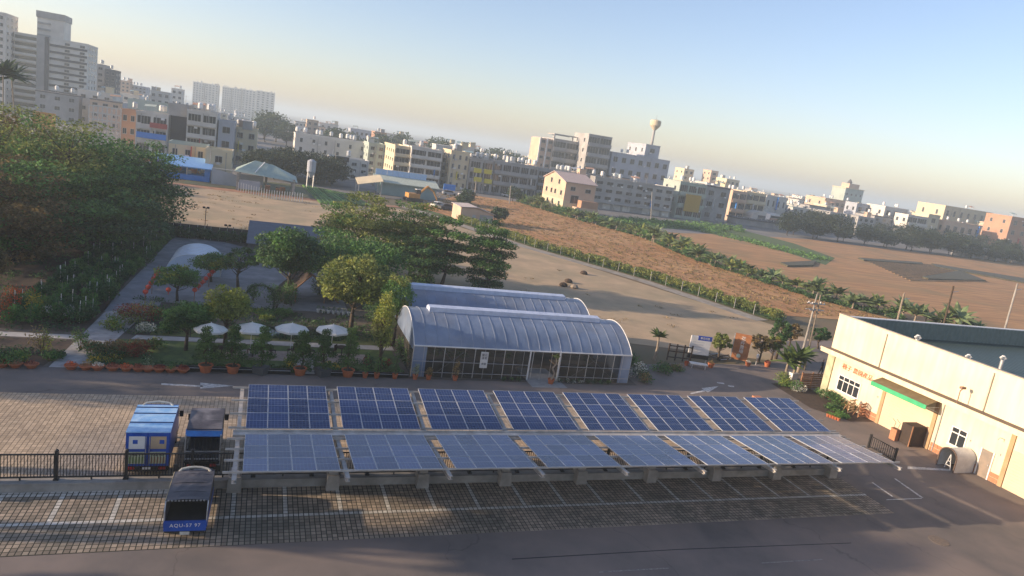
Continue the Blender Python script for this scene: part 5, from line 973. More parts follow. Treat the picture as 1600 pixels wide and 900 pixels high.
def bldg(label, xl, yl, xr, Y, d, wall, fl=3, cols=4, win='w', roof='flat', clutter=2, cat='building', name='town_building', slope=.155, side=2, group=None, ww=.45, base=0, top=None):
    P1 = DY(xl, yl, Y); P2 = DY(xr, yl + slope * (xr - xl), Y); W = P2.x - P1.x; h = (P1.z + P2.z) / 2; rr = random.Random(int(xl * 3 + Y))
    t = thing(name, label, cat, (P1.x, Y, 0), 0, group); wm = pal[wall]
    if roof == 'gable':                    # ridge runs along x
        MB().xprism([(0, 0), (d, 0), (d, h*.86), (d/2, h*1.06), (0, h*.86)], 0, W).build('wall', wm, t)
        MB().hexa([(-.4,-.4,h*.84),(W+.4,-.4,h*.84),(W+.4,d/2,h*1.06),(-.4,d/2,h*1.06),(-.4,-.4,h*.84+.15),(W+.4,-.4,h*.84+.15),(W+.4,d/2,h*1.06+.15),(-.4,d/2,h*1.06+.15)]).hexa([(-.4,d/2,h*1.06),(W+.4,d/2,h*1.06),(W+.4,d+.4,h*.84),(-.4,d+.4,h*.84),(-.4,d/2,h*1.06+.15),(W+.4,d/2,h*1.06+.15),(W+.4,d+.4,h*.84+.15),(-.4,d+.4,h*.84+.15)]).build('roof', pal[top or 's'], t); H2 = h * .82
    else:
        MB().box(0, 0, 0, W, d, h-.5).build('wall', wm, t); MB().box(-.08, -.08, h-.5, W+.08, .15, h).box(-.08, d-.15, h-.5, W+.08, d+.08, h).box(-.08, .15, h-.5, .15, d-.15, h).box(W-.15, .15, h-.5, W+.08, d-.15, h).build('parapet', pal[top] if top else wm, t); H2 = h - .6
        tanks(t, W, d, h - .5, int(clutter * 1.5), rr)
    fh = H2 / fl; dx = W / cols
    for f in range(fl):
        z = f * fh + fh * .3
        if win == 'b':
            for c in range(cols):
                o = MB().box(c*dx+.35, -.05, f*fh+fh*.25, (c+1)*dx-.35, -.0, f*fh+fh*.86).build('opening', glass, t)
                for q in range(1, 4): MB().box(c*dx+.35+q*(dx-.7)/4-.04, -.09, f*fh+fh*.25, c*dx+.35+q*(dx-.7)/4+.04, -.05, f*fh+fh*.86).build('mullion', wf, o)
            if f: MB().box(.15, -1.0, f*fh-.1, W-.15, -.05, f*fh+.08).box(.15, -1.0, f*fh+.08, W-.15, -.88, f*fh+fh*.32).build('balcony', wm, t)
        elif win == 's' and f == 0:
            for c in range(cols): MB().box(c*dx+.5, -.06, .05, (c+1)*dx-.5, 0, fh*.78).build('shutter', pal['w'] if c % 4 else pal['g'], t)
            MB().box(.1, -1.4, fh*.85, W-.1, -.05, fh*.95).build('canopy', pal['g'], t)
        elif win in ('w', 's'):
            for c in range(cols): o = link('window', wmesh(min(dx*ww, 2.4), fh*.42), t, ((c+.5)*dx, 0, z))
    if Y < 310 and win and W > 4:
        for q in range(int(fl * cols * .5)):
            x, z = rr.uniform(.4, W - 1.2), rr.randrange(fl) * fh + fh * rr.choice((.15, .2, .72)); MB().box(x, -.42, z, x+.8, -.0, z+.55).build('air_conditioner', white if q % 3 else galv, t)
        if W > 6: x = rr.uniform(1, W - 1); MB().box(x, -1.0, fh*1.1, x+.18, -.1, fh*1.1+fh*.9).build('shop_sign', MATS[rr.choice(('dull_red_sign', 'yellow_banner', 'shop_blue', 'white_paint'))], t)
        for q in range(2): x = rr.uniform(.1, W - .1); MB().tube((x, -.1, .1), (x, -.1, h - .6), .07, n=5).build('drain_pipe', pal['g'], t)
    if side and win:
        sd_ = min(side, max(1, int(d / 3)))
        for f in range(fl):
            for c in range(sd_):
                left = P1.x > -10; o = link('window', wmesh(1.2 if d/sd_ > 2.4 else .8, fh*.36), t, (0 if left else W, (c+.5)*d/sd_, f*fh+fh*.32), -PI/2 if left else PI/2)
    return t, W, d, h
def sub(t, W, x0, x1, y0, y1, z0, z1, wall, nm='roof_block'): return MB().box(x0, y0, z0, x1, y1, z1).build(nm, pal[wall], t)
# left side: high-rises
t, W, d, h = bldg('tall white and grey apartment block with horizontal floor bands at the upper left', 22, 50, 137, 330, 18, 'w', 12, 1, None, clutter=0, side=0)
fh = (h - .5) / 12
for f in range(12):
    MB().box(.3, -.06, f*fh+fh*.3, W*.30, 0, f*fh+fh*.8).build('opening', glass, t); MB().box(0, -1.1, f*fh-.1, W*.31, -.06, f*fh+fh*.32).build('balcony', pal['w'], t)
    MB().box(W*.48, -.25, f*fh-.12, W, 0, f*fh+.75).build('floor_band', pal['d'], t); MB().box(W*.48, -.6, f*fh+.75, W+.1, 0, f*fh+1.0).build('floor_slab', pal['w'], t)
    for x in (.72, .93): link('window', wmesh(1.6, fh*.45), t, (W*x, 0, f*fh+fh*.33))
    for y in (4, 9, 14): link('window', wmesh(1.6, fh*.45), t, (W, y, f*fh+fh*.33), PI/2)
MB().box(W*.42, -.9, 0, W*.47, -.0, h).build('stair_recess', pal['d'], t); MB().box(W*.31, -.7, 0, W*.42, 0, h+.2).build('stair_wall', pal['g'], t)
P = DY(59, 17, 331); Q = DY(101, 27, 331); tw = MB().box(P.x-t.location.x, .5, h-.5, Q.x-t.location.x, 11, P.z).build('stair_tower', pal['w'], t)
for f in range(4): MB().box(P.x-t.location.x+.2, .1, h+f*2.3, (P.x+Q.x)/2-t.location.x, .5, h+.7+f*2.3).build('band', pal['g'], tw)
MB().box(P.x-t.location.x-.3, .2, P.z-2.2, Q.x-t.location.x+.3, 11.3, P.z+.2).build('tower_cap', pal['g'], t)
bldg('white apartment block cut by the left photo edge', -40, 12, 9, 322, 14, 'w', 14, 3, 'w', clutter=0, side=3)
bldg('dark grey lower block between the two white high-rises', 4, 50, 23, 342, 10, 'd', 11, 1, 'b', clutter=0, side=0)
bldg('grey high-rise behind the big white block', 137, 97, 164, 380, 14, 'g', 9, 2, 'w', side=3); bldg('darker stepped grey high-rise right of the first grey one', 164, 107, 181, 372, 12, 'd', 9, 2, 'w', clutter=1)
bldg('sunlit orange apartment block beyond the grey high-rises', 183, 124, 203, 520, 10, 'p', 9, 3, 'w'); bldg('purplish grey apartment block right of the sunlit orange one', 204, 132, 229, 530, 16, 'b', 9, 4, 'w')
for i, (a, b_, c) in enumerate(((302, 127, 320), (321, 130, 342), (348, 135, 362), (363, 137, 378), (379, 139, 400), (401, 141, 430))):
    bldg(('leftmost hazy blue', 'second hazy blue', 'pale edged hazy', 'fourth hazy blue', 'fifth hazy blue', 'widest hazy blue')[i] + ' tower on the skyline', a, b_, c, 950, 22, 'w', 13, 4, 'w', clutter=3, side=4, cat='high-rise', name='far_tower')
def TBL(rows):
    for r in rows: 
        k = r[-1] if isinstance(r[-1], dict) else {}; r = r[:-1] if k else r; bldg(*r, **k)
TBL((
 ('white rooftop building with a steel water tank on its stair hut', 235, 140, 266, 420, 12, 'w', 5, 3, 'w', dict(clutter=3)), ('long low pale warehouse behind the arched-window building', 200, 153, 262, 300, 14, 'n', 3, 1, None, dict(clutter=0)), ('pale slab building left of the hazy towers', 268, 137, 286, 500, 10, 'w', 6, 2, 'w', {}),
 ('small sunlit orange-fronted building behind the steel frame', 190, 169, 214, 215, 10, 'o', 3, 2, 'w', dict(clutter=1)), ('grey building with arched windows, red band and blue band', 213, 172, 263, 205, 14, 'w', 3, 2, 'b', dict(clutter=3)), ('tall grey building carrying the big dark blank board', 263, 160, 293, 207, 14, 'g', 4, 1, None, dict(clutter=1)),
 ('four-storey white balcony building right of the dark board', 293, 170, 340, 205, 14, 'w', 4, 2, 'b', dict(clutter=4)), ('narrow pale building with a light blue roof box', 342, 187, 367, 206, 12, 'b', 3, 1, 'w', dict(clutter=2)), ('cream building with roof tanks left of the dark trees', 367, 197, 403, 215, 12, 'c', 3, 2, 'w', dict(clutter=4)),
 ('low cream building with a green metal canopy roof', 264, 219, 324, 168, 6, 'c', 2, 3, 'w', dict(clutter=0, top='n', ww=.35)), ('cream cube house with two white roof tanks', 322, 230, 363, 161, 7, 'c', 2, 1, 'w', dict(clutter=0, ww=.25)),
 ('long white warehouse with dark panel joints and few windows', 462, 207, 576, 262, 16, 'w', 3, 6, 'w', dict(clutter=9, ww=.2)), ('low white house with a dark billboard on its roof', 516, 243, 577, 212, 9, 'w', 3, 4, 'w', dict(clutter=1)), ('narrow greenish four-storey house', 577, 222, 603, 248, 14, 'n', 4, 2, 'w', dict(clutter=2)),
 ('four-storey building whose left flank glows yellow in the sun', 618, 226, 642, 228, 22, 'c', 4, 1, 'b', dict(clutter=1, side=5)), ('four-storey white building with paired dark balcony openings', 644, 228, 692, 226, 16, 'w', 4, 2, 'b', dict(clutter=3)), ('recessed narrow house with balconies', 692, 242, 708, 232, 12, 'g', 4, 1, 'b', dict(clutter=1)),
 ('cream house with small scattered windows and orange left side', 706, 234, 735, 226, 12, 'c', 4, 3, 'w', dict(clutter=3, ww=.3)), ('dark framed house with yellow banners between its windows', 736, 246, 772, 225, 12, 'g', 3, 2, 'b', dict(clutter=4)), ('long grey three-storey row with white balcony fronts', 773, 250, 842, 226, 14, 'g', 3, 5, 'b', dict(clutter=9)),
 ('row of terraces behind the yellow house, left part', 842, 262, 930, 229, 14, 'g', 4, 5, 'b', dict(clutter=8)), ('long grey terrace with white shutters along its ground floor', 931, 275, 1054, 224, 14, 'g', 4, 8, 's', dict(clutter=7, ww=.75)),
 ('grey building with a sunlit orange left end and open roof frame', 866, 216, 906, 300, 26, 'g', 5, 2, 'b', dict(clutter=1, side=4)), ('taller grey block with a sunlit flank on the skyline', 921, 209, 957, 290, 16, 'g', 6, 2, 'b', dict(clutter=0, side=2)), ('mid-height long grey building on the skyline below the water tower', 957, 237, 1047, 292, 16, 'b', 4, 7, 'w', dict(clutter=3)), ('grey roof tower with a sunlit orange flank beside the water tower', 1010, 225, 1032, 296, 18, 'b', 6, 1, 'w', dict(clutter=0, side=3)),
 ('house with a grey fascia and gold billboard', 1064, 283, 1105, 228, 12, 'n', 3, 3, 'b', dict(clutter=2)), ('dark grey house with an overhanging flat roof', 1104, 289, 1142, 236, 10, 'g', 3, 2, 'w', dict(clutter=0, top='d')), ('sunlit pink house cluster left part', 1146, 297, 1168, 252, 12, 'p', 3, 2, 'b', dict(clutter=2)), ('sunlit cream house cluster right part', 1168, 299, 1198, 256, 10, 'c', 3, 3, 'b', dict(clutter=1)), ('small plain white house right of the sunlit cluster', 1199, 304, 1231, 262, 9, 'w', 2, 4, 'w', dict(clutter=0, ww=.25)),
 ('white building with four dark windows on the far skyline', 1290, 309, 1338, 330, 16, 'p', 3, 6, 'w', dict(clutter=3)), ('pale blue house above the dark tree line', 1340, 317, 1363, 285, 8, 'b', 3, 2, 'w', dict(clutter=0)), ('white house with sunlit left side above the tree line', 1384, 322, 1420, 275, 12, 'w', 3, 3, 'w', dict(clutter=2)), ('low white house with long windows above the tree line', 1420, 335, 1450, 262, 8, 'w', 3, 2, 'b', dict(clutter=0)), ('small yellow cube house above the tree line', 1452, 334, 1470, 262, 8, 'c', 3, 1, 'w', dict(clutter=0, ww=.3)),
 ('big sunlit yellow building above the right tree line', 1478, 321, 1552, 290, 18, 'c', 3, 7, 'w', dict(clutter=3, ww=.3)), ('brownish houses in front of the big yellow building', 1478, 344, 1535, 262, 8, 'p', 2, 5, 'w', dict(clutter=2)), ('reddish building cut by the right photo edge', 1582, 338, 1625, 255, 14, 'o', 4, 3, 'w', dict(clutter=1)), ('grey-red house left of the reddish one at the edge', 1560, 350, 1583, 262, 10, 'p', 3, 2, 'w', dict(clutter=2)),
 ('sunlit pink roof tower on the far skyline', 1112, 266, 1123, 420, 10, 'p', 6, 1, 'w', dict(clutter=0)), ('cream temple-like building with stepped top', 1070, 263, 1085, 430, 12, 'c', 5, 2, 'w', dict(clutter=1)), ('sunlit cream building on the skyline right of the terraces', 1136, 279, 1156, 400, 12, 'c', 4, 3, 'w', dict(clutter=2)), ('orange-red brick building on the skyline', 586, 205, 604, 420, 14, 'o', 4, 3, 'w', dict(clutter=2)), ('tall pinkish stair tower above the warehouse', 480, 186, 498, 400, 12, 'p', 5, 2, 'w', dict(clutter=1)), ('long blue-roofed hall on the skyline behind the warehouse', 548, 200, 584, 460, 14, 'b', 3, 5, 'w', dict(clutter=1))))
# details that single out some of them
def px_box(label, cat, name, x0, y0, x1, y1, Y, dep, m, slope=.155, legs=False):
    a = DY(x0, y0, Y); c = DY(x1, y1, Y); e = DY(x0, y1, Y); t = thing(name, label, cat, (a.x, Y, 0)); z1 = a.z; z0 = DY(x0, y1 - slope * (x1 - x0), Y).z; W = c.x - a.x
    MB().box(0, 0, z0, W, dep, z1).build('panel', m, t)
    for x in (.1, W - .1): MB().box(x-.08, dep, 0, x+.08, dep+.16, z1-.1).build('post', galv, t)
    return t
px_box('big dark blank billboard on the grey building', 'billboard', 'billboard', 267, 180, 291, 224, 206.5, .3, mat('charcoal_board', (.035, .035, .045)))
px_box('wide blue shop banner below the arched windows', 'banner', 'banner', 213, 205, 259, 221, 203, .3, pal['B']); px_box('red shop banner on the arched-window building', 'banner', 'banner', 234, 191, 261, 203, 203.2, .2, mat('dull_red_sign', (.4, .08, .07)))
px_box('dark billboard above the low white house', 'billboard', 'billboard', 523, 243, 545, 254, 211, .3, mat('black_board', (.015, .017, .03)))
t = px_box('tall gold billboard in front of the grey fascia house', 'billboard', 'billboard', 1073, 303, 1091, 333, 226, .3, mat('gold_board', (.42, .27, .04), (.36, .22, .03)));
px_box('orange billboard above the trees at the left', 'billboard', 'billboard', 51, 173, 86, 206, 190, .4, mat('orange_board', (.6, .3, .08), (.45, .2, .05), scale=.6))
for i, (x, y) in enumerate(((741, 262), (757, 264), (741, 276), (757, 279))): px_box(('upper left', 'upper right', 'lower left', 'lower right')[i] + ' yellow banner on the dark framed house', 'banner', 'banner', x, y, x + 11, y + 9, 223.6, .12, mat('yellow_banner', (.6, .52, .06)))
px_box('blue roll-up gate in a white wall beside the parked cars', 'gate', 'gate', 694, 287, 711, 299, 205, .4, pal['B'])
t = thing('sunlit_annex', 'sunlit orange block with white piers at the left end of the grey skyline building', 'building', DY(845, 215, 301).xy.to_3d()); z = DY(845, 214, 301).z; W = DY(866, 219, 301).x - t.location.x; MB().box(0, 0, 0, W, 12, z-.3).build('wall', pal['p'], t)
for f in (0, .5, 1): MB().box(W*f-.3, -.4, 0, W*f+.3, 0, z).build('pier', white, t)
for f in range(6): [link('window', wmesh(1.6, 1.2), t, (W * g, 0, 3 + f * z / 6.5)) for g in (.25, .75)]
a = DY(866, 217, 300); MB().box(0, 0, a.z, .5, .5, a.z+4).box(9, 0, a.z-.2, 9.5, .5, a.z+4).box(0, 0, a.z+4, 11, .5, a.z+4.5).box(0, 8, a.z+4, 11, 8.5, a.z+4.5).box(0, .5, a.z+4, .5, 8, a.z+4.5).build('roof_frame', pal['g'], thing('roof_pergola', 'open concrete roof frame on the grey skyline building', 'roof frame', (a.x, 300.5, -2)))
p = DY(1018, 228, 305); q = DY(1023, 200, 305); t = thing('water_tower', 'pale drum water tower on a slim column rising above the roofs', 'water tower', (q.x, 305, 0)); r = (DY(1031, 200, 305).x - DY(1016, 200, 305).x) / 2; zt = DY(1023, 188, 305).z
MB().lathe([(.9, 0), (.6, q.z)], 12).build('column', pal['g'], t); MB().lathe([(.8, q.z-1), (r, q.z+1.2), (r*1.03, zt-.6), (r*.95, zt), (.3, zt+.5)], 18).build('drum', pal['c'], t); MB().tube((0,0,zt),(0,0,zt+2.5),.08,n=4).build('aerial', galv, t)
# yellow gabled house
c_ = G(885, 335); Yh = 186; A = DY(885, 284, Yh); B_ = DY(932, 291, Yh); t = thing('yellow_house', 'yellow three-storey gabled house with pinkish top standing by the fields', 'house', (A.x, Yh, 0)); W = B_.x - A.x; h = A.z; dp = 17
MB().xprism([(0, 0), (dp, 0), (dp, 4), (0, 4)], 0, W).build('lower_wall', pal['c'], t); MB().xprism([(0.01, 4), (dp, 4), (dp, h), (dp*.55, h+2.2), (0.01, h)], 0.01, W).build('upper_wall', pal['p'], t)
MB().hexa([(-.4,-.4,h-.1),(W+.4,-.4,h-.1),(W+.4,dp*.55,h+2.25),(-.4,dp*.55,h+2.25),(-.4,-.4,h+.1),(W+.4,-.4,h+.1),(W+.4,dp*.55,h+2.45),(-.4,dp*.55,h+2.45)]).build('roof', mat('pinkish_roof', (.5, .4, .36)), t); MB().hexa([(-.4,dp*.55,h+2.25),(W+.4,dp*.55,h+2.25),(W+.4,dp+.4,h-.1),(-.4,dp+.4,h-.1),(-.4,dp*.55,h+2.45),(W+.4,dp*.55,h+2.45),(W+.4,dp+.4,h+.1),(-.4,dp+.4,h+.1)]).build('roof', mat('pinkish_roof', (1,1,1)), t)
for y, z in ((3, 2), (8, 2.2), (12, 2), (2.5, 5.2), (7, 5.2), (10, 5.2), (14, 5.2), (5, 8.2), (11, 8.2)): link('window', wmesh(1.2, 1.3), t, (0, y, z), -PI/2)
link('window', wmesh(2.4, 2.2), t, (W*.35, 0, 3.4)); link('window', wmesh(1.4, 1), t, (W*.25, 0, 7)); link('window', wmesh(1.6, 1), t, (W*.75, 0, 6.8)); MB().box(W*.3, -3.5, 0, W*1.02, -.02, 2.6).build('porch', pal['p'], t); MB().box(W*.45, -3.2, 2.6, W, -.02, 4.6).build('brick_balcony', pal['o'], t)
# blue shop, white wall, pavilion, teal shed, small pink shed
A = DY(238, 252, 158); B_ = DY(328, 266, 158); W = B_.x - A.x; hh = A.z; t = thing('blue_shop', 'blue open-fronted shop with a blue sheet roof at the edge of the sandy lot', 'shop', (A.x, 158, 0))
MB().box(0, 6, 0, W, 6.2, hh).box(0, .3, 0, .3, 6, hh).box(W-.3, .3, 0, W, 6, hh).build('wall', pal['B'], t); MB().hexa([(-.4,-.8,hh-.3),(W+.4,-.8,hh-.3),(W+.4,6.4,hh+1.2),(-.4,6.4,hh+1.2),(-.4,-.8,hh-.1),(W+.4,-.8,hh-.1),(W+.4,6.4,hh+1.4),(-.4,6.4,hh+1.4)]).build('roof', mat('light_blue_roof', (.2, .4, .7), (.15, .33, .62), rough=.5), t)
MB().box(0, 0, 0, W, .3, 1.1).build('front_panel', pal['B'], t); MB().box(W-1, -.05, 1.1, W, .3, hh-.3).build('corner_panel', pal['B'], t); [MB().box(x-.1, -.1, 1.1, x+.1, .1, hh-.3).build('post', galv, t) for x in (W*.33, W*.6)]
for i in range(22): x = R.uniform(.6, W-1.4); z = R.uniform(1.1, hh-1.2); MB().box(x, 3+R.random(), z-.2, x+R.uniform(.2,.8), 4.4, z+R.uniform(.2,.7)).build('goods', R.choice((wood, white, brick, terra, galv, pal['o'])), t)
px_box('small violet and white shop sign by the left trees', 'sign', 'shop_sign', 240, 248, 256, 255, 155, .2, mat('violet_sign', (.35, .25, .75))); px_box('orange shop sign left of the violet one', 'sign', 'shop_sign', 222, 246, 239, 254, 155, .2, mat('orange_sign', (.6, .25, .12)))
t = thing('white_wall', 'long whitish blue yard wall between the blue shop and the pavilion', 'wall', (DY(331, 266, 156).x, 156, 0)); W = DY(372, 272, 156).x - t.location.x; MB().hexa([(0,0,0),(W,0,0),(W,.3,0),(0,.3,0),(0,0,3.2),(W,0,2.3),(W,.3,2.3),(0,.3,3.2)]).build('wall_panel', pal['b'], t); MB().box(0, -.05, 3.2, W, .35, 3.26).build('coping', white, t)
A = DY(371, 264, 150); B_ = DY(462, 274, 150); t = thing('open_pavilion', 'open pavilion with a pale green hipped metal roof on square posts', 'pavilion', (A.x, 150, 0)); W = B_.x - A.x; hh = 3.7; gm = mat('pale_green_roof', (.3, .38, .33), (.25, .32, .28), rough=.5)
b = MB(); b.add([(-.5,-.5,hh),(W+.5,-.5,hh-.8),(W+.5,9.5,hh-.4),(-.5,9.5,hh),(W*.28,5,hh+2.2),(W*.6,5,hh+1.8)], [(0,1,5,4),(1,2,5),(2,3,4,5),(3,0,4),(0,3,2,1)]); b.build('roof', gm, t); MB().bar((W*.3, -.1, hh+.2), (W*.45, 5, hh+2.1), .2, .1).build('roof_ridge', white, t)
for x, y in ((.2, 0), (W-.2, 0), (.2, 9), (W-.2, 9), (W*.5, 9)): MB().box(x-.25, y-.25, 0, x+.25, y+.25, hh-.3).build('post', concrete, t)
MB().box(.5, 8, 0, W*.45, 8.3, 2.6).build('panel_wall', pal['b'], t); MB().box(W*.02, .2, .3, W*.4, .4, 2.1).build('panel_wall', pal['b'], t)
for i in range(8): x = R.uniform(.8, W-1); y = R.uniform(2, 7); MB().box(x-.5, y-.4, 0, x+.5, y+.4, R.uniform(.6, 1.4)).build('stacked_goods', R.choice((wood, palebark, pal['d'], galv)), t)
for i in range(26):
    p = G(372 + i * 4, 298 + i * 1.05 if i < 13 else 311 + (i - 13) * .35); MB().box(-.06, -.06, 0, .06, .06, 1.7).build('post', white, thing('white_post', 'thin white post of the wire fence in front of the pavilion', 'fence post', p, 0, 'white fence posts by the pavilion'))
A = DY(596, 282, 178); B_ = DY(682, 297, 178); t = thing('teal_shed', 'long teal-walled shed with a pale roof and blue upper strip', 'shed', (A.x, 178, 0)); W = B_.x - A.x; hh = A.z
MB().box(0, 0, 0, W, 9, hh-.1).build('wall', pal['t'], t); MB().hexa([(-1.6,-1,hh-.4),(W+.6,-1,hh-.4),(W+.6,4.5,hh+1),(-1.6,4.5,hh+1),(-1.6,-1,hh-.2),(W+.6,-1,hh-.2),(W+.6,4.5,hh+1.2),(-1.6,4.5,hh+1.2)]).build('roof', mat('pale_green_sheet', (.5, .55, .45)), t)
for i in range(9): MB().box(-1+i*(W-1)/9, 4.4, hh+.9, -1.06+(i+1)*(W-1)/9, 4.6, hh+2.6).build('clerestory_panel', mat('light_blue_panel', (.35, .5, .7), (.3, .44, .62)), t)
A = DY(556, 291, 176); t = thing('open_canopy', 'tilted pale lean-to canopy at the left end of the teal shed', 'canopy', (A.x, 175, 0)); MB().hexa([(0,-3,2.2),(6,-3,3.6),(6,4,4.6),(0,4,3.2),(0,-3,2.35),(6,-3,3.75),(6,4,4.75),(0,4,3.35)]).build('roof_sheet', pal['c'], t); [MB().box(x-.1,y-.1,0,x+.1,y+.1,z).build('post', galv, t) for x, y, z in ((.3,-2.5,2.2),(5.7,-2.5,3.5),(5.7,3.5,4.4),(.3,3.5,3.1))]
A = DY(712, 322, 140); B_ = DY(762, 330, 140); t = thing('pink_shed', 'small sunlit pinkish shed with a pale pitched roof at the field edge', 'shed', (38.6, 139, 0)); MB().yprism([(0,0),(7.2,0),(7.2,2.1),(3.4,3.1),(0,2.9)], 0, 7).build('wall', pal['p'], t); MB().hexa([(-.3,-.3,3.0),(3.4,-.3,3.25),(3.4,7.3,3.25),(-.3,7.3,3.0),(-.3,-.3,3.1),(3.4,-.3,3.35),(3.4,7.3,3.35),(-.3,7.3,3.1)]).hexa([(3.4,-.3,3.25),(7.5,-.3,2.1),(7.5,7.3,2.1),(3.4,7.3,3.25),(3.4,-.3,3.35),(7.5,-.3,2.2),(7.5,7.3,2.2),(3.4,7.3,3.35)]).build('roof', mat('pale_pink_roof', (.55, .47, .42)), t); MB().box(2.6, -.04, 0, 3.3, 0, 1.7).build('door', galv, t); MB().box(4.2, -.04, .2, 7, 0, 1.9).build('shutter', pal['g'], t)
# excavator
p = G(640, 312); p = Vector((p.x, p.y - 4, 0)); t = thing('excavator', 'orange excavator with its arm lowered beside the teal shed', 'excavator', p, .2); ey = mat('excavator_orange', (.5, .25, .06), (.4, .2, .05), rough=.6)
for s in (-1, 1): MB().yprism([(-1.9,.1),(1.9,.1),(2.2,.5),(1.9,.9),(-1.9,.9),(-2.2,.5)], s*1-.3, s*1+.3).build('track', blackm, t)
MB().box(-1.7, -1.2, 1, 1.3, 1.2, 2.1).build('engine_body', ey, t); MB().box(.2, -1.2, 2.1, 1.4, -.1, 3.1).build('operator_cab', glass, t); MB().box(.15, -1.25, 3.1, 1.45, -.05, 3.2).build('cab_roof', white, t); MB().path([(1.3,.3,1.8),(3.6,.3,4.0),(5.4,.3,2.9)], [.3,.28,.22], 6).build('boom', ey, t); MB().path([(5.4,.3,2.9),(6.6,.3,.9)], [.22,.16], 6).build('dipper_arm', ey, t); MB().yprism([(6.2,.9),(7,.8),(7.1,.2),(6.4,0)], -.2, .8).build('bucket', blackm, t)
def car(label, px_, py_, col, rz=0, Yo=0):
    p = G(px_, py_); t = thing('parked_car', label, 'car', (p.x, p.y, 0), rz, 'cars parked in front of the town houses')
    MB().yprism([(-2.1,.35),(2.1,.35),(2.15,.75),(1.2,.9),(-1.9,.95),(-2.15,.8)], -.85, .85).build('body', col, t); MB().yprism([(-1.7,.93),(1.1,.9),(.5,1.4),(-1.2,1.42)], -.75, .75).build('cabin', glass, t); MB().yprism([(-1.25,1.4),(.55,1.38),(.45,1.45),(-1.15,1.47)], -.72, .72).build('roof', col, t)
    for x in (-1.35, 1.35):
        for y in (-.8, .8): w_ = MB().tube((x, y-.1, .33), (x, y+.1, .33), .33, n=12).build('wheel', rubber, t)
    for y in (-.6, .6): MB().box(2.1, y-.15, .6, 2.17, y+.15, .72).build('headlight', white, t)
car('white sedan parked before the grey house with small windows', 727, 308, white); car('white car beside the blue gate', 702, 305, mat('silver_car', (.4, .41, .42), rough=.3)); car('white car half hidden at the long grey row', 793, 308, mat('pearl_car', (.55, .55, .53), rough=.3)); car('white van-like car near the pink shed', 686, 325, white, .5); car('dark car next to the white one near the pink shed', 698, 328, pal['d'], .3)
# steel frame under construction
A = DY(139, 163, 215); B_ = DY(190, 171, 215); W = B_.x - A.x; t = thing('steel_frame', 'open steel scaffold frame between the high-rise and the sunlit house', 'scaffold', (A.x, 215, 0)); h = A.z
for i in range(8):
    for y in (0, 5): MB().box(W*i/7-.1, y-.1, 0, W*i/7+.1, y+.1, h).build('upright', galv, t)
for k in range(6):
    for y in (0, 5): MB().box(0, y-.12, h*(k+1)/6-.24, W, y+.12, h*(k+1)/6-.04).build('cross_beam', galv, t)
for i in range(7): MB().tube((W*i/7, 0, h*.2), (W*(i+1)/7, 0, h*.5), .06, n=4).tube((W*i/7, 5, h*.5), (W*(i+1)/7, 5, h*.9), .06, n=4).build('diagonal_brace', galv, t)
# temple tower, arched hangars, bus, bridge
A = DY(1322, 294, 430); t = thing('stepped_tower', 'green-grey tower building with a stepped pink top on the right skyline', 'building', (A.x, 430, 0)); h = A.z; W = DY(1350, 298, 430).x - A.x
MB().box(0, 0, 0, W, 14, h).build('wall', pal['n'], t); MB().box(-.4, -.4, h, W+.4, 14, h+.6).build('cornice', pal['c'], t); MB().box(W*.2, 1, h+.6, W*.75, 9, h+4).build('upper_storey', pal['p'], t); MB().lathe([(1.6, h+4), (1.8, h+5), (.2, h+7.5)], 8, (W*.4, 5, 0)).build('spire', pal['d'], t)
for f in range(4): [link('window', wmesh(1.5, 1.5), t, (W * (g + .5) / 4, 0, 2 + f * h / 4.2)) for g in range(4)]
for i in range(2):
    A = DY(1197 + i * 24, 330 + i * 4, 248); t = thing('arched_hangar', ('left', 'right')[i] + ' pale arched-roof hangar above the road bridge', 'hangar', (A.x, 250, 0)); r = 5.2; MB().yprism([(-r, 0)] + [(-r*math.cos(PI*k/10), 3.4+2.4*math.sin(PI*k/10)) for k in range(11)] + [(r, 0)], 0, 12).build('arched_roof', pal['w'], t); MB().box(-2, -.06, 0, 2, 0, 4).build('opening', pal['d'], t)
A = G(1200, 362); t = thing('road_bridge', 'long low grey bridge wall carrying the road before the hangars', 'bridge', (DY(1150, 345, 236).x, 236, 0)); MB().box(0, 0, 0, 45, 6, 2.2).build('abutment', pal['g'], t); MB().box(-.3, -.4, 2.2, 46, 6.4, 2.8).build('deck', pal['d'], t); [MB().box(x, -.3, 2.8, x+.15, -.15, 3.5).build('rail_post', galv, t) for x in range(0, 45, 3)]; MB().box(0, -.3, 3.5, 45, -.15, 3.6).build('handrail', galv, t)
t = thing('bus', 'white and orange bus crossing the grey bridge', 'bus', (DY(1203, 340, 238).x, 238, 2.8)); MB().box(0, 0, .5, 12, 2.5, 3).build('body', white, t); MB().box(.3, -.03, 1.5, 11.7, 0, 2.4).build('window_band', glass, t); MB().box(0, -.04, .5, 4.5, -.0, 1.4).build('orange_panel', pal['o'], t); [MB().tube((x, 0, .5), (x, .3, .5), .5, n=12).build('wheel', rubber, t) for x in (2, 9.5)]
A = DY(1505, 382, 215); t = thing('concrete_bridge', 'grey concrete bridge on thick piers at the right edge', 'bridge', (A.x, 215, 0), -.0); MB().box(0, 0, 3.0, 60, 7, 4.2).build('deck', pal['g'], t); [MB().box(x, .5, 0, x+1.2, 6, 3.0).build('pier', pal['g'], t) for x in (2, 8, 14, 22, 30, 40)]; MB().box(0, -.1, 4.2, 60, .1, 5).build('parapet', pal['g'], t)
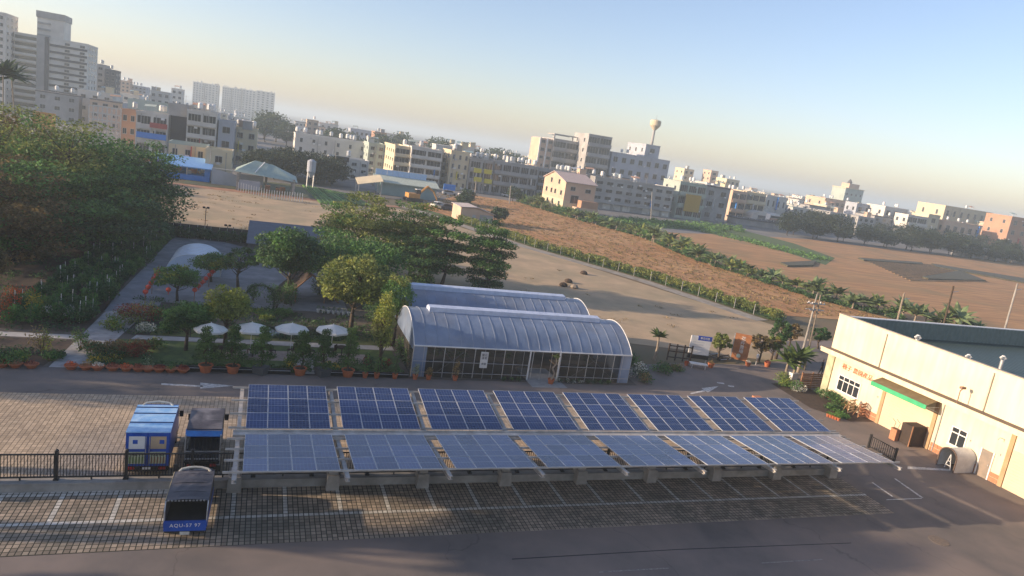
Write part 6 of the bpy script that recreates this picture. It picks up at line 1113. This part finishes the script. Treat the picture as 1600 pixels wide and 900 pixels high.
# small houses filling the town behind
HM = []
for i in range(10):
    rr = random.Random(i + 90); w_, d_, h_ = rr.uniform(7, 14), rr.uniform(9, 16), rr.uniform(7, 13); cn = ('off-white', 'cream', 'pinkish', 'dull grey', 'low white', 'tall white', 'blue-grey', 'broad cream', 'dark-roofed grey', 'greenish')[i]; t = thing('distant_house', cn + ' flat-roofed house deep among the far rooftops', 'house', (0, 0, 0), 0, cn + ' distant houses of the town'); wm = pal[('w', 'c', 'p', 'g', 'w', 'w', 'b', 'c', 'g', 'n')[i]]
    MB().box(0, 0, 0, w_, d_, h_).build('wall', wm, t); MB().box(-.15, -.15, h_, w_+.15, d_+.15, h_+.35).build('roof', pal[rr.choice('gwdn')], t); tanks(t, w_, d_, h_ + .3, 2, rr)
    for f in range(3): [link('window', wmesh(1.6, 1.3), t, (w_ * (g + .5) / 3, 0, h_ * (f + .35) / 3)) for g in range(3)]; [link('window', wmesh(1.2, 1.3), t, (0, d_ * (g + .5) / 2, h_ * (f + .35) / 3), -PI/2) for g in range(2)]
    HM.append(t)
spots = []
def scat(n, x0, x1, Y0, Y1):
    for _ in range(n):
        for tr in range(30):
            X, Y = R.uniform(x0, x1), R.uniform(Y0, Y1)
            if all(abs(X - a) > 14 or abs(Y - b_) > 16 for a, b_ in spots): spots.append((X, Y)); break
scat(40, 215, 430, 266, 330); scat(46, -120, 60, 300, 560); scat(60, 60, 330, 262, 560); scat(60, 330, 640, 262, 560); scat(45, -150, 900, 560, 950); scat(16, 200, 330, 262, 330)
used = set()
for k, (x, y) in enumerate(spots):
    if x < 55 and y < 470 and x > -45: continue
    i = k % 10
    if i not in used: used.add(i); HM[i].location = (x, y, 0)
    else: copy_tree(HM[i], (x, y, 0), R.choice((0, 0, .12, -.1)))
# trees among and before the town
def ftree(label, group, pts, hs, rs, m, n=900, sz=.7, base=.05):
    P_ = [tree(label, (*pts[i], 0), hs[i % len(hs)], rs[i % len(rs)], base, 'round', m, n, sz, seed=200 + i + int(pts[0][0]), group=group) for i in range(min(3, len(pts)))]
    for q in pts[3:]: copy_tree(R.choice(P_), (*q, 0), R.random() * 6, None, None, R.uniform(.8, 1.2))
ftree('dark broad tree in the belt along the far edge of the right field', 'dark trees along the right field edge', [(186 + 6.1 * i + R.uniform(-1.5, 1.5), 211 + (i % 2) * 6 + .05 * i) for i in range(24)], (8, 9.6, 6.8), (4.8, 5.6, 4.2), L_belt, 1500, .6)
ftree('dark tree of the grove behind the pavilion', 'dark grove behind the pavilion', [(-1 + 4.4 * (i % 5) + R.uniform(-1, 1), 184 + 7 * (i // 5)) for i in range(15)], (7, 6.2, 8), (4.8, 4.2, 5), L_belt, 2000, .55)
ftree('far hazy tree on the skyline of the town', 'skyline trees', [(R.uniform(-10, 190), R.uniform(350, 430)) for i in range(46)], (13.5, 12, 14.5), (7, 6, 7.5), L_far, 1000, 1.1)
ftree('green tree beside the parked cars and small sheds', 'street trees by the sheds', [(52, 182), (74, 208), (47, 168), (86, 214), (50, 176)], (4, 5, 3.5), (2.4, 2.6, 2), L_far, 700, .5)
ftree('tree between houses above the right field', 'trees between the right houses', [(R.uniform(215, 420), R.uniform(238, 262)) for i in range(22)], (9, 8, 10), (4, 4.5, 3.6), L_belt, 900, .7)
ftree('hazy tree behind the left trees near the high-rises', 'trees below the high-rises', [(-64 + 6.5 * i, 140 + R.uniform(-6, 10)) for i in range(5)], (9, 8, 10), (4.6, 5, 4.2), L_far, 1300, .6)
for i, (x, y, h_) in enumerate(((1, 105, 17), (14, 110, 15))): p = G(8, 300); frond_plant(('tall hazy palm at the left photo edge', 'second hazy palm behind the tall one')[i], (DY(x + 4, y, 150 + 6 * i).x, 150 + 6 * i, 0), DY(x + 4, y + 12, 150 + 6 * i).z, 30, 4.2, L_far, w_=.12, seed=i)
for i, (x, y, ty) in enumerate(((523, 283, 240), (497, 285, 246), (508, 286, 250), (1017, 345, 300), (870, 306, 285), (742, 305, 282), (796, 318, 290), (1232, 338, 302), (1321, 345, 325))):
    p = G(x, y); q = DY(x + 2, ty, p.y); MB().tube((0,0,0), (q.x-p.x, 0, q.z), .2, .12, 6).build('shaft', concrete, thing('street_pole', ('tall pale pole left of the dark billboard', 'pale pole before the dark grove, left one', 'pale pole before the dark grove, right one', 'pole in front of the shuttered terrace', 'short pole by the yellow house', 'pole beside the yellow banners', 'pole before the long grey row', 'dark pole by the arched hangars', 'pole above the dark tree belt')[i], 'pole', p))
t = thing('silo', 'small white silo tank on legs in front of the dark grove', 'silo', (DY(486, 268, 172).x, 172, 0)); z = DY(486, 249, 172).z; MB().lathe([(.3, z-4.2), (1.0, z-2.8), (1.0, z-.4), (.4, z)], 12).build('tank', pal['b'], t); [MB().tube((x, y, 0), (x, y, z-2.8), .1, n=5).build('leg', galv, t) for x in (-.7, .7) for y in (-.7, .7)]
# ------------------------------------------------------------------ haze
hb = MB().box(-9100, -450, -1.1, 9100, 9100, 48); hm = bpy.data.materials.new('haze'); hm.use_nodes = True; T = hm.node_tree; T.nodes.clear(); o_ = T.nodes.new('ShaderNodeOutputMaterial'); pv = T.nodes.new('ShaderNodeVolumePrincipled')
pv.inputs['Color'].default_value = (.76, .9, .98, 1); pv.inputs['Density'].default_value = .0006; pv.inputs['Anisotropy'].default_value = .1; T.links.new(pv.outputs[0], o_.inputs['Volume'])
tag(hb.build('haze', hm), 'pale evening haze over the fields and the town', 'haze', kind='stuff')
